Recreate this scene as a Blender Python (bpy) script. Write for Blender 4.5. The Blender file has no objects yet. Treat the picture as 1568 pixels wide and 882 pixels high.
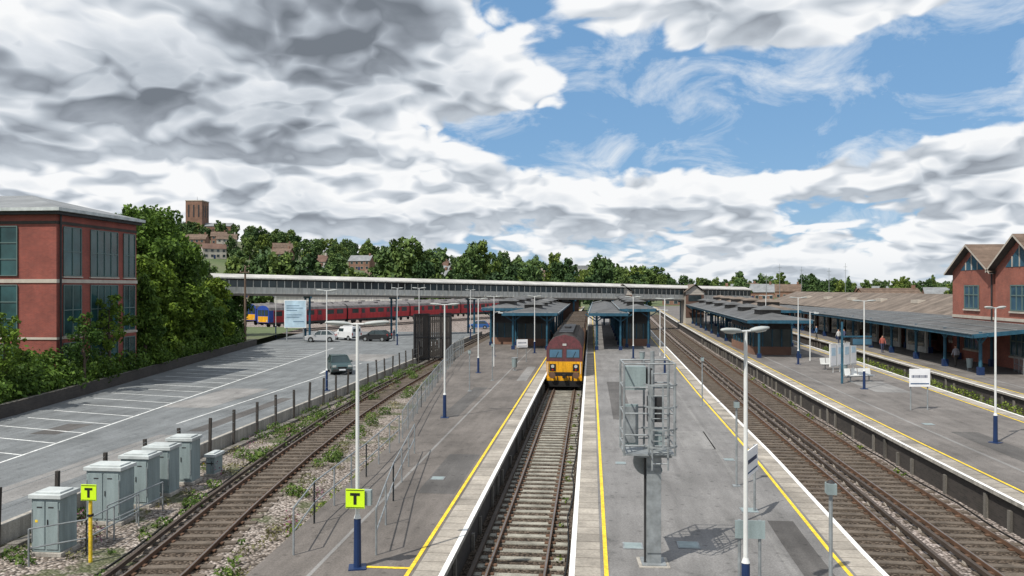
import bpy, math, random
import numpy as np
from mathutils import Vector, Matrix
random.seed(7); rng=np.random.default_rng(7)
R=math.radians
scene=bpy.context.scene
COL=scene.collection
# ------------------------------------------------------------ materials
def nt(m):
    m.use_nodes=True; return m.node_tree
def N(t,typ,**kw):
    n=t.nodes.new(typ)
    for k,v in kw.items(): setattr(n,k,v)
    return n
def L(t,a,b): t.links.new(a,b)
def math_(t,op,a,b=None,c=None,clamp=False):
    n=N(t,'ShaderNodeMath',operation=op); n.use_clamp=clamp
    for i,v in enumerate((a,b,c)):
        if v is None: continue
        if isinstance(v,(int,float)): n.inputs[i].default_value=v
        else: L(t,v,n.inputs[i])
    return n.outputs[0]
def noise(t,vec,scale,detail=4,rough=.55,dist=0,dim='3D'):
    n=N(t,'ShaderNodeTexNoise',noise_dimensions=dim); n.inputs['Scale'].default_value=scale
    n.inputs['Detail'].default_value=detail; n.inputs['Roughness'].default_value=rough; n.inputs['Distortion'].default_value=dist
    if vec is not None: L(t,vec,n.inputs['Vector'])
    return n.outputs[0]
def ramp(t,fac,stops):
    n=N(t,'ShaderNodeValToRGB'); e=n.color_ramp.elements
    while len(e)<len(stops): e.new(.5)
    for i,(p,c) in enumerate(stops):
        e[i].position=p; e[i].color=(c[0],c[1],c[2],1)
    L(t,fac,n.inputs[0]); return n.outputs[0]
def mix(t,fac,a,b,mode='MIX'):
    n=N(t,'ShaderNodeMix',data_type='RGBA',blend_type=mode)
    for i,v in ((0,fac),(6,a),(7,b)):
        if isinstance(v,(int,float)): n.inputs[i].default_value=v
        elif isinstance(v,tuple): n.inputs[i].default_value=(v[0],v[1],v[2],1)
        else: L(t,v,n.inputs[i])
    return n.outputs[2]
def pos(t): return N(t,'ShaderNodeNewGeometry').outputs['Position']
def sc(c,k): return (c[0]*k,c[1]*k,c[2]*k)
def mat(name,col,rough=.7,metal=0,var=.25,scale=1.5,fine=0.0,fscale=30,bump=0,spec=.3,streak=False):
    m=bpy.data.materials.new(name); t=nt(m); b=t.nodes['Principled BSDF']
    b.inputs['Roughness'].default_value=rough; b.inputs['Metallic'].default_value=metal
    b.inputs['Specular IOR Level'].default_value=spec
    p=pos(t)
    if streak:
        mp=N(t,'ShaderNodeMapping'); mp.inputs['Scale'].default_value=(3,3,.35); L(t,p,mp.inputs[0]); p2=mp.outputs[0]
    else: p2=p
    n1=noise(t,p2,scale,4,.6)
    c=ramp(t,n1,[(.3,sc(col,1-var)),(.7,sc(col,1+var))])
    if fine>0:
        n2=noise(t,p,fscale,2,.6)
        c2=ramp(t,n2,[(.3,(1-fine,)*3),(.7,(1+fine,)*3)])
        c=mix(t,1.0,c,c2,'MULTIPLY')
    L(t,c,b.inputs['Base Color'])
    return m
def asphalt(name,col,patch=.25):
    m=bpy.data.materials.new(name); t=nt(m); b=t.nodes['Principled BSDF']; p=pos(t)
    b.inputs['Roughness'].default_value=.85; b.inputs['Specular IOR Level'].default_value=.25
    c=ramp(t,noise(t,p,.35,5,.6),[(.32,sc(col,1-patch)),(.5,col),(.7,sc(col,1+patch))])
    mp=N(t,'ShaderNodeMapping'); mp.inputs['Scale'].default_value=(1,.12,1); L(t,p,mp.inputs[0])
    c=mix(t,1.0,c,ramp(t,noise(t,mp.outputs[0],2.2,3,.6),[(.35,(.84,.84,.84)),(.65,(1.1,1.1,1.1))]),'MULTIPLY')
    c=mix(t,1.0,c,ramp(t,noise(t,p,22,2,.7),[(.3,(.75,.75,.75)),(.7,(1.2,1.2,1.2))]),'MULTIPLY')
    v=N(t,'ShaderNodeTexVoronoi',voronoi_dimensions='2D'); v.inputs['Scale'].default_value=1.1; L(t,p,v.inputs['Vector'])
    c=mix(t,1.0,c,ramp(t,v.outputs['Distance'],[(.03,(.65,.65,.65)),(.09,(1,1,1))]),'MULTIPLY')
    c=mix(t,1.0,c,ramp(t,noise(t,p,.9,5,.7,.6),[(.3,(.72,.72,.72)),(.42,(1,1,1))]),'MULTIPLY')
    L(t,c,b.inputs['Base Color'])
    return m
def gravel(name,cols,scale=14,green=0.0):
    m=bpy.data.materials.new(name); t=nt(m); b=t.nodes['Principled BSDF']; p=pos(t)
    b.inputs['Roughness'].default_value=.9; b.inputs['Specular IOR Level'].default_value=.2
    v=N(t,'ShaderNodeTexVoronoi',voronoi_dimensions='2D'); v.inputs['Scale'].default_value=scale; L(t,p,v.inputs['Vector'])
    sp=N(t,'ShaderNodeSeparateColor'); L(t,v.outputs['Color'],sp.inputs[0])
    c=ramp(t,sp.outputs[0],[(0,cols[0]),(.5,cols[1]),(1,cols[2])])
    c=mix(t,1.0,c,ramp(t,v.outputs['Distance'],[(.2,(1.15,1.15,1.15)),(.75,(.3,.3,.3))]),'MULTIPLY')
    c=mix(t,1.0,c,ramp(t,noise(t,p,.5,5,.65),[(.3,(.6,.58,.55)),(.7,(1.25,1.22,1.2))]),'MULTIPLY')
    if green:
        c=mix(t,ramp(t,noise(t,p,.45,5,.7),[(.62-green,(0,0,0)),(.7-green,(.8,.8,.8))]),c,(.07,.085,.035))
    L(t,c,b.inputs['Base Color'])
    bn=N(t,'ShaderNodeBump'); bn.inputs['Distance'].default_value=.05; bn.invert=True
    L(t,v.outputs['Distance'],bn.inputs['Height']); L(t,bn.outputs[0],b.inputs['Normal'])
    return m
def brickm(name,c1,c2,mortar,s=4.0):
    m=bpy.data.materials.new(name); t=nt(m); b=t.nodes['Principled BSDF']; p=pos(t)
    b.inputs['Roughness'].default_value=.85
    sp=N(t,'ShaderNodeSeparateXYZ'); L(t,p,sp.inputs[0])
    cb=N(t,'ShaderNodeCombineXYZ'); L(t,math_(t,'ADD',sp.outputs[0],sp.outputs[1]),cb.inputs[0]); L(t,sp.outputs[2],cb.inputs[1])
    br=N(t,'ShaderNodeTexBrick'); L(t,cb.outputs[0],br.inputs['Vector'])
    br.inputs['Color1'].default_value=(*c1,1); br.inputs['Color2'].default_value=(*c2,1); br.inputs['Mortar'].default_value=(*mortar,1)
    br.inputs['Scale'].default_value=s; br.inputs['Brick Width'].default_value=.9; br.inputs['Row Height'].default_value=.3; br.inputs['Mortar Size'].default_value=.03
    c=mix(t,1.0,br.outputs['Color'],ramp(t,noise(t,p,.6,5,.65),[(.3,(.68,.68,.7)),(.7,(1.22,1.2,1.18))]),'MULTIPLY')
    L(t,c,b.inputs['Base Color']); return m
def stripes(name,c1,c2,axis_scale,rough=.6,metal=0):
    m=bpy.data.materials.new(name); t=nt(m); b=t.nodes['Principled BSDF']; p=pos(t)
    b.inputs['Roughness'].default_value=rough; b.inputs['Metallic'].default_value=metal; b.inputs['Specular IOR Level'].default_value=.25
    mp=N(t,'ShaderNodeMapping'); mp.inputs['Scale'].default_value=axis_scale; L(t,p,mp.inputs[0])
    sp=N(t,'ShaderNodeSeparateXYZ'); L(t,mp.outputs[0],sp.inputs[0])
    s=math_(t,'ADD',math_(t,'ADD',sp.outputs[0],sp.outputs[1]),sp.outputs[2])
    f=math_(t,'FRACT',s)
    c=ramp(t,f,[(.0,c2),(.12,c1),(.9,c1)])
    wn=N(t,'ShaderNodeTexWhiteNoise',noise_dimensions='1D'); L(t,math_(t,'FLOOR',s),wn.inputs['W'])
    c=mix(t,1.0,c,ramp(t,wn.outputs['Value'],[(0,(.8,.8,.8)),(1,(1.14,1.14,1.14))]),'MULTIPLY')
    c=mix(t,1.0,c,ramp(t,noise(t,p,.7,5,.65),[(.3,(.62,.62,.62)),(.7,(1.25,1.25,1.25))]),'MULTIPLY')
    c=mix(t,1.0,c,ramp(t,noise(t,p,14,2,.65),[(.3,(.82,.82,.82)),(.7,(1.15,1.15,1.15))]),'MULTIPLY')
    L(t,c,b.inputs['Base Color']); return m
def leafm(name,dark,light,trans=.25):
    m=bpy.data.materials.new(name); t=nt(m); b=t.nodes['Principled BSDF']
    g=N(t,'ShaderNodeNewGeometry'); oi=N(t,'ShaderNodeObjectInfo')
    c=ramp(t,g.outputs['Random Per Island'],[(0,dark),(.6,tuple((a+b_)/2 for a,b_ in zip(dark,light))),(1,light)])
    c=mix(t,1.0,c,ramp(t,oi.outputs['Random'],[(0,(.42,.52,.6)),(.5,(.95,.97,1)),(1,(1.5,1.25,.85))]),'MULTIPLY')
    c=mix(t,1.0,c,ramp(t,noise(t,g.outputs['Position'],.35,2),[(.35,(.65,.7,.65)),(.65,(1.3,1.25,1.1))]),'MULTIPLY')
    L(t,c,b.inputs['Base Color']); b.inputs['Roughness'].default_value=.6; b.inputs['Specular IOR Level'].default_value=.15
    if trans>0:
        tr=N(t,'ShaderNodeBsdfTranslucent'); L(t,c,tr.inputs[0])
        ms=N(t,'ShaderNodeMixShader'); ms.inputs[0].default_value=trans
        L(t,b.outputs[0],ms.inputs[1]); L(t,tr.outputs[0],ms.inputs[2]); L(t,ms.outputs[0],t.nodes['Material Output'].inputs[0])
    return m
M={}
M['platA']=asphalt('platform_asphalt_brown',(.132,.118,.108),.3)
M['platB']=asphalt('platform_asphalt_grey',(.18,.175,.172),.18)
M['platC']=asphalt('platform_asphalt_right',(.15,.138,.13),.25)
M['park']=asphalt('car_park_asphalt',(.152,.162,.168),.2)
M['patch']=asphalt('asphalt_repair',(.095,.09,.087))
M['patchl']=asphalt('asphalt_repair_light',(.21,.205,.2))
M['ballast']=gravel('ballast',[(.13,.11,.1),(.3,.26,.24),(.5,.45,.43)],11)
M['ballastg']=gravel('ballast_weedy',[(.12,.1,.085),(.27,.235,.21),(.46,.42,.39)],11,.10)
M['ballastd']=gravel('ballast_oily',[(.045,.033,.024),(.1,.078,.06),(.17,.14,.115)],13)
M['sleeper']=mat('sleeper_concrete',(.26,.25,.215),.9,var=.4,scale=2,fine=.3)
M['sleeperw']=mat('sleeper_timber',(.11,.09,.072),.9,var=.35,scale=2,fine=.25)
M['rail']=mat('rail_rust',(.11,.062,.038),.8,var=.3)
M['railtop']=mat('rail_steel',(.22,.19,.17),.4,metal=.7)
M['third']=mat('conductor_rail',(.06,.045,.035),.6,var=.3)
M['coping']=stripes('coping_slabs',(.33,.3,.26),(.15,.13,.11),(0,1.6,0),.85)
M['white']=mat('white_paint',(.74,.74,.72),.6,var=.14,scale=3,fine=.14,fscale=12)
M['whitew']=mat('road_marking_white',(.6,.61,.6),.7,var=.3,scale=2,fine=.35,fscale=14)
M['yellow']=mat('yellow_paint',(.7,.49,.03),.6,var=.18,scale=3,fine=.22,fscale=12)
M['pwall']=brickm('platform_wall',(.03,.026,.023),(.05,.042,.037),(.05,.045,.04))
M['pier']=mat('platform_pier',(.14,.13,.115),.95,var=.5,scale=1.1,fine=.25,streak=True)
M['conc']=mat('concrete',(.31,.29,.26),.9,var=.35,scale=1.2,fine=.2,streak=True)
M['galv']=mat('galvanised_steel',(.25,.27,.28),.55,metal=.3,var=.3,scale=4)
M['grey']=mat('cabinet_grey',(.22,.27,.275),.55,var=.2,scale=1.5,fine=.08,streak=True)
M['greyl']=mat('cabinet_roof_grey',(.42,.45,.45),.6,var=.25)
M['dark']=mat('dark_metal',(.03,.03,.032),.6,var=.3)
M['post']=mat('fence_post_dark',(.045,.04,.036),.8,var=.3)
M['blue']=mat('station_blue',(.02,.07,.16),.5,var=.2)
M['blued']=mat('post_blue_dark',(.012,.03,.09),.45,var=.2)
M['blueg']=mat('canopy_blue',(.022,.08,.125),.55,var=.35,scale=2)
M['lampw']=mat('lamp_white',(.6,.61,.6),.45,var=.1)
M['lamph']=mat('lamp_housing',(.36,.38,.37),.5,var=.1)
M['lens']=mat('lamp_lens',(.4,.41,.39),.3)
M['glass']=mat('window_glass',(.025,.04,.045),.12,spec=.5,var=.6,scale=.3)
M['glassg']=mat('window_glass_green',(.02,.065,.068),.1,spec=.5,var=.6,scale=.35)
M['glassb']=mat('window_glass_blue',(.035,.09,.14),.12,spec=.6,var=.5,scale=.4)
M['frameg']=mat('window_frame_grey_green',(.1,.15,.145),.5,var=.1)
M['hiviz']=mat('hiviz_yellow_green',(.55,.8,.02),.5,var=.05)
M['black']=mat('black_paint',(.012,.012,.012),.6)
M['brick']=brickm('red_brick',(.25,.052,.035),(.19,.038,.028),(.2,.11,.09))
M['brick2']=brickm('orange_brick',(.3,.085,.055),(.23,.062,.042),(.25,.16,.13))
M['brickh']=mat('house_brick',(.19,.11,.08),.9,var=.3,scale=.2)
M['render']=mat('house_render',(.4,.37,.33),.9,var=.2,scale=.2)
M['tile']=stripes('roof_tiles_brown',(.15,.108,.083),(.085,.06,.046),(0,0,3),.9)
M['tiled']=mat('roof_tiles_red',(.12,.074,.058),.9,var=.3,scale=.3)
M['slate']=mat('slate_grey',(.19,.2,.21),.8,var=.2,scale=.5,fine=.1)
M['stone']=mat('pale_stone',(.42,.38,.33),.85,var=.15)
M['roofg']=stripes('canopy_roof_sheet',(.11,.112,.114),(.06,.06,.061),(0,1.4,0),.75)
M['roofb']=stripes('canopy_roof_brown',(.17,.138,.114),(.095,.076,.063),(0,1.2,0),.85)
M['bridgeroof']=mat('bridge_roof',(.4,.39,.375),.75,var=.25,scale=.4)
M['cream']=mat('cream_panel',(.52,.51,.47),.7,var=.25,scale=1,streak=True)
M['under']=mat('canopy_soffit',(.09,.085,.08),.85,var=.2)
M['wood']=mat('wood_pole',(.14,.1,.075),.9,var=.3)
M['maroon']=mat('loco_maroon',(.055,.011,.014),.5,var=.4,scale=2,fine=.15,fscale=8,streak=True,spec=.2)
M['locoy']=mat('loco_yellow',(.62,.3,.01),.55,var=.35,scale=2.5,fine=.15,fscale=9,streak=True)
M['locor']=mat('loco_roof_grime',(.042,.036,.034),.9,var=.6,scale=1.6,fine=.2,fscale=8,spec=.15)
M['red']=mat('train_red',(.36,.026,.034),.45,var=.25,scale=.6,streak=True)
M['redd']=mat('train_door_red',(.26,.018,.03),.45,var=.2,scale=.6)
M['trainb']=mat('train_blue',(.02,.055,.28),.4,var=.15)
M['troof']=mat('train_roof',(.16,.15,.15),.8,var=.35)
M['rubber']=mat('tyre',(.02,.02,.02),.9)
M['lampr']=mat('lamp_red',(.4,.01,.01),.3)
M['sign']=mat('sign_white',(.75,.76,.78),.5,var=.08)
M['signb']=mat('billboard_blue',(.42,.56,.66),.5,var=.25,scale=.8)
M['leaf']=leafm('foliage',(.035,.075,.016),(.13,.22,.04))
M['leafl']=leafm('foliage_light',(.05,.1,.02),(.16,.26,.05))
M['leaff']=leafm('foliage_far',(.045,.085,.033),(.125,.19,.06),0)
M['weed']=leafm('weed_leaves',(.05,.1,.02),(.2,.27,.07))
M['dry']=leafm('dry_grass',(.14,.12,.06),(.3,.27,.14))
M['flower']=leafm('pink_flowers',(.3,.08,.16),(.5,.2,.3))
M['bark']=mat('bark',(.09,.07,.055),.95,var=.3,scale=3)
def groundm():
    m=bpy.data.materials.new('ground_terrain'); t=nt(m); b=t.nodes['Principled BSDF']; p=pos(t)
    b.inputs['Roughness'].default_value=.95
    c=ramp(t,noise(t,p,.012,8,.65),[(.35,(.05,.085,.028)),(.5,(.085,.11,.045)),(.62,(.13,.12,.085))])
    c=mix(t,1.0,c,ramp(t,noise(t,p,1.2,5,.7),[(.3,(.7,.7,.7)),(.7,(1.25,1.25,1.2))]),'MULTIPLY')
    L(t,c,b.inputs['Base Color']); return m
M['ground']=groundm()
# ------------------------------------------------------------ builder
class O:
    def __init__(s,name,loc=(0,0,0),rz=0):
        s.name=name; s.loc=loc; s.rz=rz; s.parts={}
    def buf(s,part,m):
        k=(part,m)
        if k not in s.parts: s.parts[k]=([],[])
        return s.parts[k]
    def poly(s,part,m,vs,fs):
        V,F=s.buf(part,m); o=len(V); V.extend(tuple(v) for v in vs); F.extend(tuple(i+o for i in f) for f in fs)
    def box(s,part,m,x0,x1,y0,y1,z0,z1):
        if x0>x1:x0,x1=x1,x0
        if y0>y1:y0,y1=y1,y0
        s.poly(part,m,[(x0,y0,z0),(x1,y0,z0),(x1,y1,z0),(x0,y1,z0),(x0,y0,z1),(x1,y0,z1),(x1,y1,z1),(x0,y1,z1)],
          [(0,3,2,1),(4,5,6,7),(0,1,5,4),(1,2,6,5),(2,3,7,6),(3,0,4,7)])
    def beam(s,part,m,p0,p1,w,h):
        p0=Vector(p0);p1=Vector(p1);d=(p1-p0).normalized()
        up=Vector((0,0,1)) if abs(d.z)<.95 else Vector((0,1,0))
        a=d.cross(up).normalized()*w/2; b=a.cross(d).normalized()*h/2
        s.poly(part,m,[p0-a-b,p0+a-b,p0+a+b,p0-a+b,p1-a-b,p1+a-b,p1+a+b,p1-a+b],
          [(0,1,2,3),(7,6,5,4),(0,4,5,1),(1,5,6,2),(2,6,7,3),(3,7,4,0)])
    def cyl(s,part,m,p0,p1,r0,r1=None,n=10):
        if r1 is None:r1=r0
        p0=Vector(p0);p1=Vector(p1);d=(p1-p0).normalized()
        up=Vector((0,0,1)) if abs(d.z)<.95 else Vector((0,1,0))
        a=d.cross(up).normalized(); b=a.cross(d)
        vs=[];fs=[]
        for i in range(n):
            t=2*math.pi*i/n; vs.append(p0+(a*math.cos(t)+b*math.sin(t))*r0)
        for i in range(n):
            t=2*math.pi*i/n; vs.append(p1+(a*math.cos(t)+b*math.sin(t))*r1)
        for i in range(n):
            j=(i+1)%n; fs.append((i,n+i,n+j,j))
        fs.append(tuple(range(n))); fs.append(tuple(reversed(range(n,2*n))))
        s.poly(part,m,vs,fs)
    def loft(s,part,m,secs,n=12):
        vs=[];fs=[]
        for (c,ry,rz) in secs:
            for i in range(n):
                t=2*math.pi*i/n; vs.append((c[0],c[1]+ry*math.cos(t),c[2]+rz*math.sin(t)))
        for k in range(len(secs)-1):
            for i in range(n): fs.append((k*n+i,k*n+(i+1)%n,(k+1)*n+(i+1)%n,(k+1)*n+i))
        fs.append(tuple(range(n))); fs.append(tuple(range((len(secs)-1)*n,len(secs)*n)))
        s.poly(part,m,vs,fs)
    def prism(s,part,m,prof,y0,y1,axis='y'):
        n=len(prof)
        if axis=='y': vs=[(x,y0,z) for x,z in prof]+[(x,y1,z) for x,z in prof]
        else: vs=[(y0,x,z) for x,z in prof]+[(y1,x,z) for x,z in prof]
        s.poly(part,m,vs,[tuple(range(n)),tuple(reversed(range(n,2*n)))]+[(i,n+i,n+(i+1)%n,(i+1)%n) for i in range(n)])
    def ribbon(s,part,m,f,a,b,z,y0,y1,step=3.0,g=None):
        g=g or f
        ys=np.arange(y0,y1+step*.5,step); vs=[];fs=[]
        for y in ys: vs+= [(f(y)+a,y,z),(g(y)+b,y,z)]
        for i in range(len(ys)-1): fs.append((2*i,2*i+1,2*i+3,2*i+2))
        s.poly(part,m,vs,fs)
    def vwall(s,part,m,f,a,z0,z1,y0,y1,step=3.0):
        ys=np.arange(y0,y1+step*.5,step); vs=[];fs=[]
        for y in ys: vs+= [(f(y)+a,y,z0),(f(y)+a,y,z1)]
        for i in range(len(ys)-1): fs.append((2*i,2*i+1,2*i+3,2*i+2))
        s.poly(part,m,vs,fs)
    def done(s,bevel=0,smooth=()):
        obs=[]
        for (part,m),(V,F) in s.parts.items():
            me=bpy.data.meshes.new(part); me.from_pydata(V,[],F); me.materials.append(M[m]); me.update()
            if part in smooth:
                for p in me.polygons:p.use_smooth=True
            obs.append((part,me))
        if len(obs)==1:
            ob=bpy.data.objects.new(s.name,obs[0][1]); COL.objects.link(ob); root=ob
            if bevel: bv=ob.modifiers.new('b','BEVEL'); bv.width=bevel; bv.segments=2
        else:
            root=bpy.data.objects.new(s.name,None); COL.objects.link(root)
            for part,me in obs:
                ob=bpy.data.objects.new(part,me); COL.objects.link(ob); ob.parent=root
                if bevel: bv=ob.modifiers.new('b','BEVEL'); bv.width=bevel; bv.segments=2
        root.location=s.loc; root.rotation_euler=(0,0,s.rz)
        return root
def inst(root,name,loc,rz=0,scale=1,parent=None):
    r=root.copy(); r.name=name; COL.objects.link(r)
    r.location=loc; r.rotation_euler=(0,0,rz); r.scale=(scale,)*3 if not isinstance(scale,tuple) else scale
    for c in root.children:
        k=c.copy(); COL.objects.link(k); k.parent=r
    if parent: r.parent=parent
    return r
def F_(pts):
    ys=[p[0] for p in pts]; xs=[p[1] for p in pts]
    def f(y): return float(np.interp(y,ys,xs))
    return f
# ------------------------------------------------------------ terrain
def sm(a,b,v): 
    t=min(1,max(0,(v-a)/(b-a))); return t*t*(3-2*t)
def hill(x,y):
    h=52*math.exp(-((x+400)**2)/(2*220**2))*math.exp(-((y-620)**2)/(2*230**2))*sm(190,420,y)
    if x<-400: h=max(h,48*math.exp(-((y-620)**2)/(2*230**2))*sm(190,420,y))
    return h-.3
def powsp(n,lo,hi,c=0):
    u=np.linspace(-1,1,n); v=np.sign(u)*np.abs(u)**2.2
    return np.where(v<0,-v*lo,v*hi)
xs=powsp(121,-3500,3500); ys=np.concatenate([np.linspace(-200,180,8),np.linspace(200,900,60),np.linspace(960,6000,20)])
vs=[(x,y,hill(x,y)) for y in ys for x in xs]; nx=len(xs)
fs=[(j*nx+i,j*nx+i+1,(j+1)*nx+i+1,(j+1)*nx+i) for j in range(len(ys)-1) for i in range(nx-1)]
g=O('ground'); g.poly('ground','ground',vs,fs); g=g.done(); 
for p in g.data.polygons:p.use_smooth=True
# ------------------------------------------------------------ track geometry
EAL=F_([(0,-7.5),(19,-7.8),(33,-8.3),(43,-9.5),(60,-11.4),(80,-12.8),(160,-13.6),(400,-18)])
TL=F_([(0,-9.4),(20,-11.3),(27,-12.3),(35,-13.2),(45,-14.1),(57,-14.7),(80,-15.1),(160,-15.8),(400,-20)])
EAR=F_([(0,-3.3),(180,-3.3),(400,-1)])
EBL=F_([(0,-.5),(180,-.5),(400,2.2)])
TC=F_([(0,-1.95),(180,-1.95),(400,.4)])
EBR=F_([(0,6.55),(20,6.7),(32,7.1),(50,7.4),(75,8.0),(110,8.8),(145,9.8),(300,15)])
ECL=F_([(0,12.7),(35,12.9),(50,13.15),(75,13.8),(110,14.8),(145,15.9),(300,22)])
ECR=F_([(0,20.3),(40,21.6),(78,23.8),(145,27),(300,35)])
T1=lambda y:EBR(y)+1.5
T2=lambda y:ECL(y)-1.5
TD=lambda y:ECR(y)+1.6
EDL=lambda y:ECR(y)+3.2
o=O('railway_ballast')
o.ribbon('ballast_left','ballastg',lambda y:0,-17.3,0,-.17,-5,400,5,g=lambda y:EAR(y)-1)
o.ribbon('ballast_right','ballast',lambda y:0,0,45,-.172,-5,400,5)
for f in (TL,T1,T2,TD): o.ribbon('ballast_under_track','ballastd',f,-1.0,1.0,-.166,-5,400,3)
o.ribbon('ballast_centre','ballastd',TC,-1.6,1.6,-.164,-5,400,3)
o.ribbon('yard_ballast','ballast',lambda y:0,-75,-17.3,-.1,128.2,420,6)
o.done()
def track(f,sleep,y0,y1,third=0):
    o=O('railway_track')
    y=y0
    while y<y1:
        d=(f(y+.5)-f(y-.5)); x=f(y)
        j=random.uniform(-.03,.03); jz=random.uniform(-.02,.008)
        o.beam('sleepers',sleep,(x-1.25+j,y+1.25*d,-.185+jz),(x+1.25+j,y-1.25*d,-.185+jz),.26,.12)
        if y<90:
            for s_ in (-.75,.75):
                o.box('rail_chairs','rail',x+s_-.16,x+s_+.16,y-.08,y+.08,-.125,-.09)
        y+=.68
    for s_ in (-.75,.75):
        ys=np.arange(y0,y1,3.0)
        for a,b in zip(ys[:-1],ys[1:]):
            o.beam('rails','rail',(f(a)+s_,a,-.065),(f(b)+s_,b,-.065),.075,.125)
        o.ribbon('rail_heads','railtop',f,s_-.025,s_+.025,.001,y0,y1-3,3)
    if third:
        ys=np.arange(y0,y1,3.0)
        for a,b in zip(ys[:-1],ys[1:]):
            o.beam('conductor_rail','third',(f(a)+third,a,.0),(f(b)+third,b,.0),.11,.12)
            o.box('insulators','stone',f(a)+third-.06,f(a)+third+.06,a-.1,a+.1,-.16,-.06)
    o.done()
track(TL,'sleeperw',5,170,-1.15)
track(TC,'sleeper',8,260,-1.15)
track(T1,'sleeperw',8,260,1.15)
track(T2,'sleeperw',8,260,-1.15)
track(TD,'sleeperw',20,200,-1.15)
o=O('cable_trough'); y=12
while y<90:
    x=-16.75
    o.box('lids','pier',x-.17,x+.17,y,y+.95,-.2,-.06+random.uniform(-.02,.02)); y+=.98
o.done()
o=O('track_cables')
for f,dx in ((TL,-1.6),(T1,-1.2),(T2,1.35),(TC,1.25)):
    pts=[(f(y)+dx+.07*math.sin(y*.9)+random.uniform(-.02,.02),y,-.145) for y in np.arange(10,90,1.5)]
    for a,b in zip(pts[:-1],pts[1:]): o.beam('cable','black',a,b,.04,.04)
o.done()
# ------------------------------------------------------------ platforms
def platform(l,r,top,y0,y1,edges,patches):
    o=O('railway_platform'); z=.9
    o.ribbon('surface',top,l,0,0,z,y0,y1,2.5,g=r)
    for side,f in (('l',l),('r',r)):
        sg=1 if side=='l' else -1
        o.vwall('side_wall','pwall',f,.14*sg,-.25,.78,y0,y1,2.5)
        o.vwall('coping_edge','conc',f,0,.78,z,y0,y1,2.5)
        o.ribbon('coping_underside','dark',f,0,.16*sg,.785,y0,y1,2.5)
        if side in edges:
            o.ribbon('coping_slabs','coping',f,.0,.72*sg,z+.004,y0,y1,2.5)
            o.ribbon('white_edge_line','white',f,.0,.13*sg,z+.009,y0,y1,2.5)
            o.ribbon('yellow_line','yellow',f,.80*sg,.90*sg,z+.008,y0,y1,2.5)
            y=y0
            while y<min(y1,110):
                o.box('wall_piers','pier',f(y)+.05*sg,f(y)+.13*sg,y,y+.18,-.25,random.uniform(.3,.7)); y+=random.choice([1.55,1.55,3.1])
    for f,dx,w,a,b,m in patches: o.ribbon('surface_repairs',m,f,dx,dx+w,z+.004,a,b,2.0)
    a0,b0=l(y0),r(y0)
    o.poly('end_wall','conc',[(a0,y0,-.25),(b0,y0,-.25),(b0,y0,z),(a0,y0,z)],[(0,1,2,3)])
    o.done()
K=lambda c:(lambda y:c)
platform(EAL,EAR,'platA',12,330,'r',[(EAR,-3.1,.1,16,90,'patchl'),(EAR,-2.2,1.2,25,31,'patch'),(EAR,-4.3,.9,40,52,'patch'),(EAR,-1.9,.7,56,66,'patchl'),(EAR,-4.4,1.0,13,17,'patchl')])
platform(EBL,EBR,'platB',8,330,'lr',[(EBR,-2.15,.14,10,90,'patchl'),(EBR,-3.4,1.3,33,37,'patchl'),(EBL,1.6,1.0,40,56,'patch'),(EBR,-1.9,.7,17,24,'patch'),(EBL,3.0,2.0,60,64,'patch')])
platform(ECL,ECR,'platC',20,330,'lr',[(ECL,2.3,.15,22,110,'patchl'),(ECL,3.2,1.2,30,38,'patch'),(ECL,4.5,2.2,52,58,'patchl')])
platform(EDL,K(75),'platC',25,330,'l',[(EDL,2.3,.15,30,110,'patchl')])
o=O('platform_end_line'); o.ribbon('line','yellow',K(0),-5.2,-4.2,.91,18.2,18.32,.12); o.done()
for x,y,w in ((1.05,20.4,.5),(2.45,20.6,.55),(4.6,24,.5),(1.1,30,.4),(-5.2,27,.45),(5.2,31,.4),(16,40,.5)):
    o=O('access_cover',(x,y,.905)); o.box('frame','galv',-w/2,w/2,-w/2,w/2,0,.012); o.box('lid','grey',-w/2+.04,w/2-.04,-w/2+.04,w/2-.04,.012,.018); o.done()
# ------------------------------------------------------------ car park
WL=F_([(0,-27),(42,-32),(90,-40.3),(125,-46)])
o=O('car_park')
o.ribbon('asphalt','park',WL,0,-17.6,.3,0,128,4,g=K(0))
o.ribbon('kerb_top','conc',K(-17.6),0,.18,.38,0,128,4)
o.vwall('kerb_side','conc',K(-17.42),0,-.3,.38,0,128,4); o.vwall('kerb_inner','conc',K(-17.6),0,.3,.38,0,128,4)
BL=F_([(20,-23.0),(31,-24),(74,-28.6),(95,-30.6)])
o.ribbon('bay_end_line','whitew',BL,0,.12,.305,12,92,2)
y=14
while y<90:
    x=BL(y); x1=WL(y)+1.0
    o.poly('bay_lines','whitew',[(x,y,.304),(x,y+.11,.304),(x1,y+1.6+.11,.304),(x1,y+1.6,.304)],[(0,1,2,3)]); y+=2.55
o.ribbon('edge_line','whitew',K(-21.6),0,.1,.304,40,75,2)
for (x,y,w,h) in ((-24,50,3,9),(-20,30,1.6,14),(-23,80,5,8)): o.box('tar_patches','patchl',x-w/2,x+w/2,y-h/2,y+h/2,.2,.3035)
for (x,y,w,h) in ((-19.5,44,.8,12),(-26.5,38,1.4,3),(-21.6,22,.5,9)): o.box('tar_strips','patch',x-w/2,x+w/2,y-h/2,y+h/2,.2,.3037)
o.done()
o=O('road_arrow',(-22.5,66,.308),.1)
o.poly('arrow','whitew',[(-.1,-1.5,0),(.1,-1.5,0),(.1,.5,0),(.4,.5,0),(0,1.5,0),(-.4,.5,0),(-.1,.5,0)],[(0,1,2,3,4,5,6)]); o.done()
o=O('boundary_fence')
y=14
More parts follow.
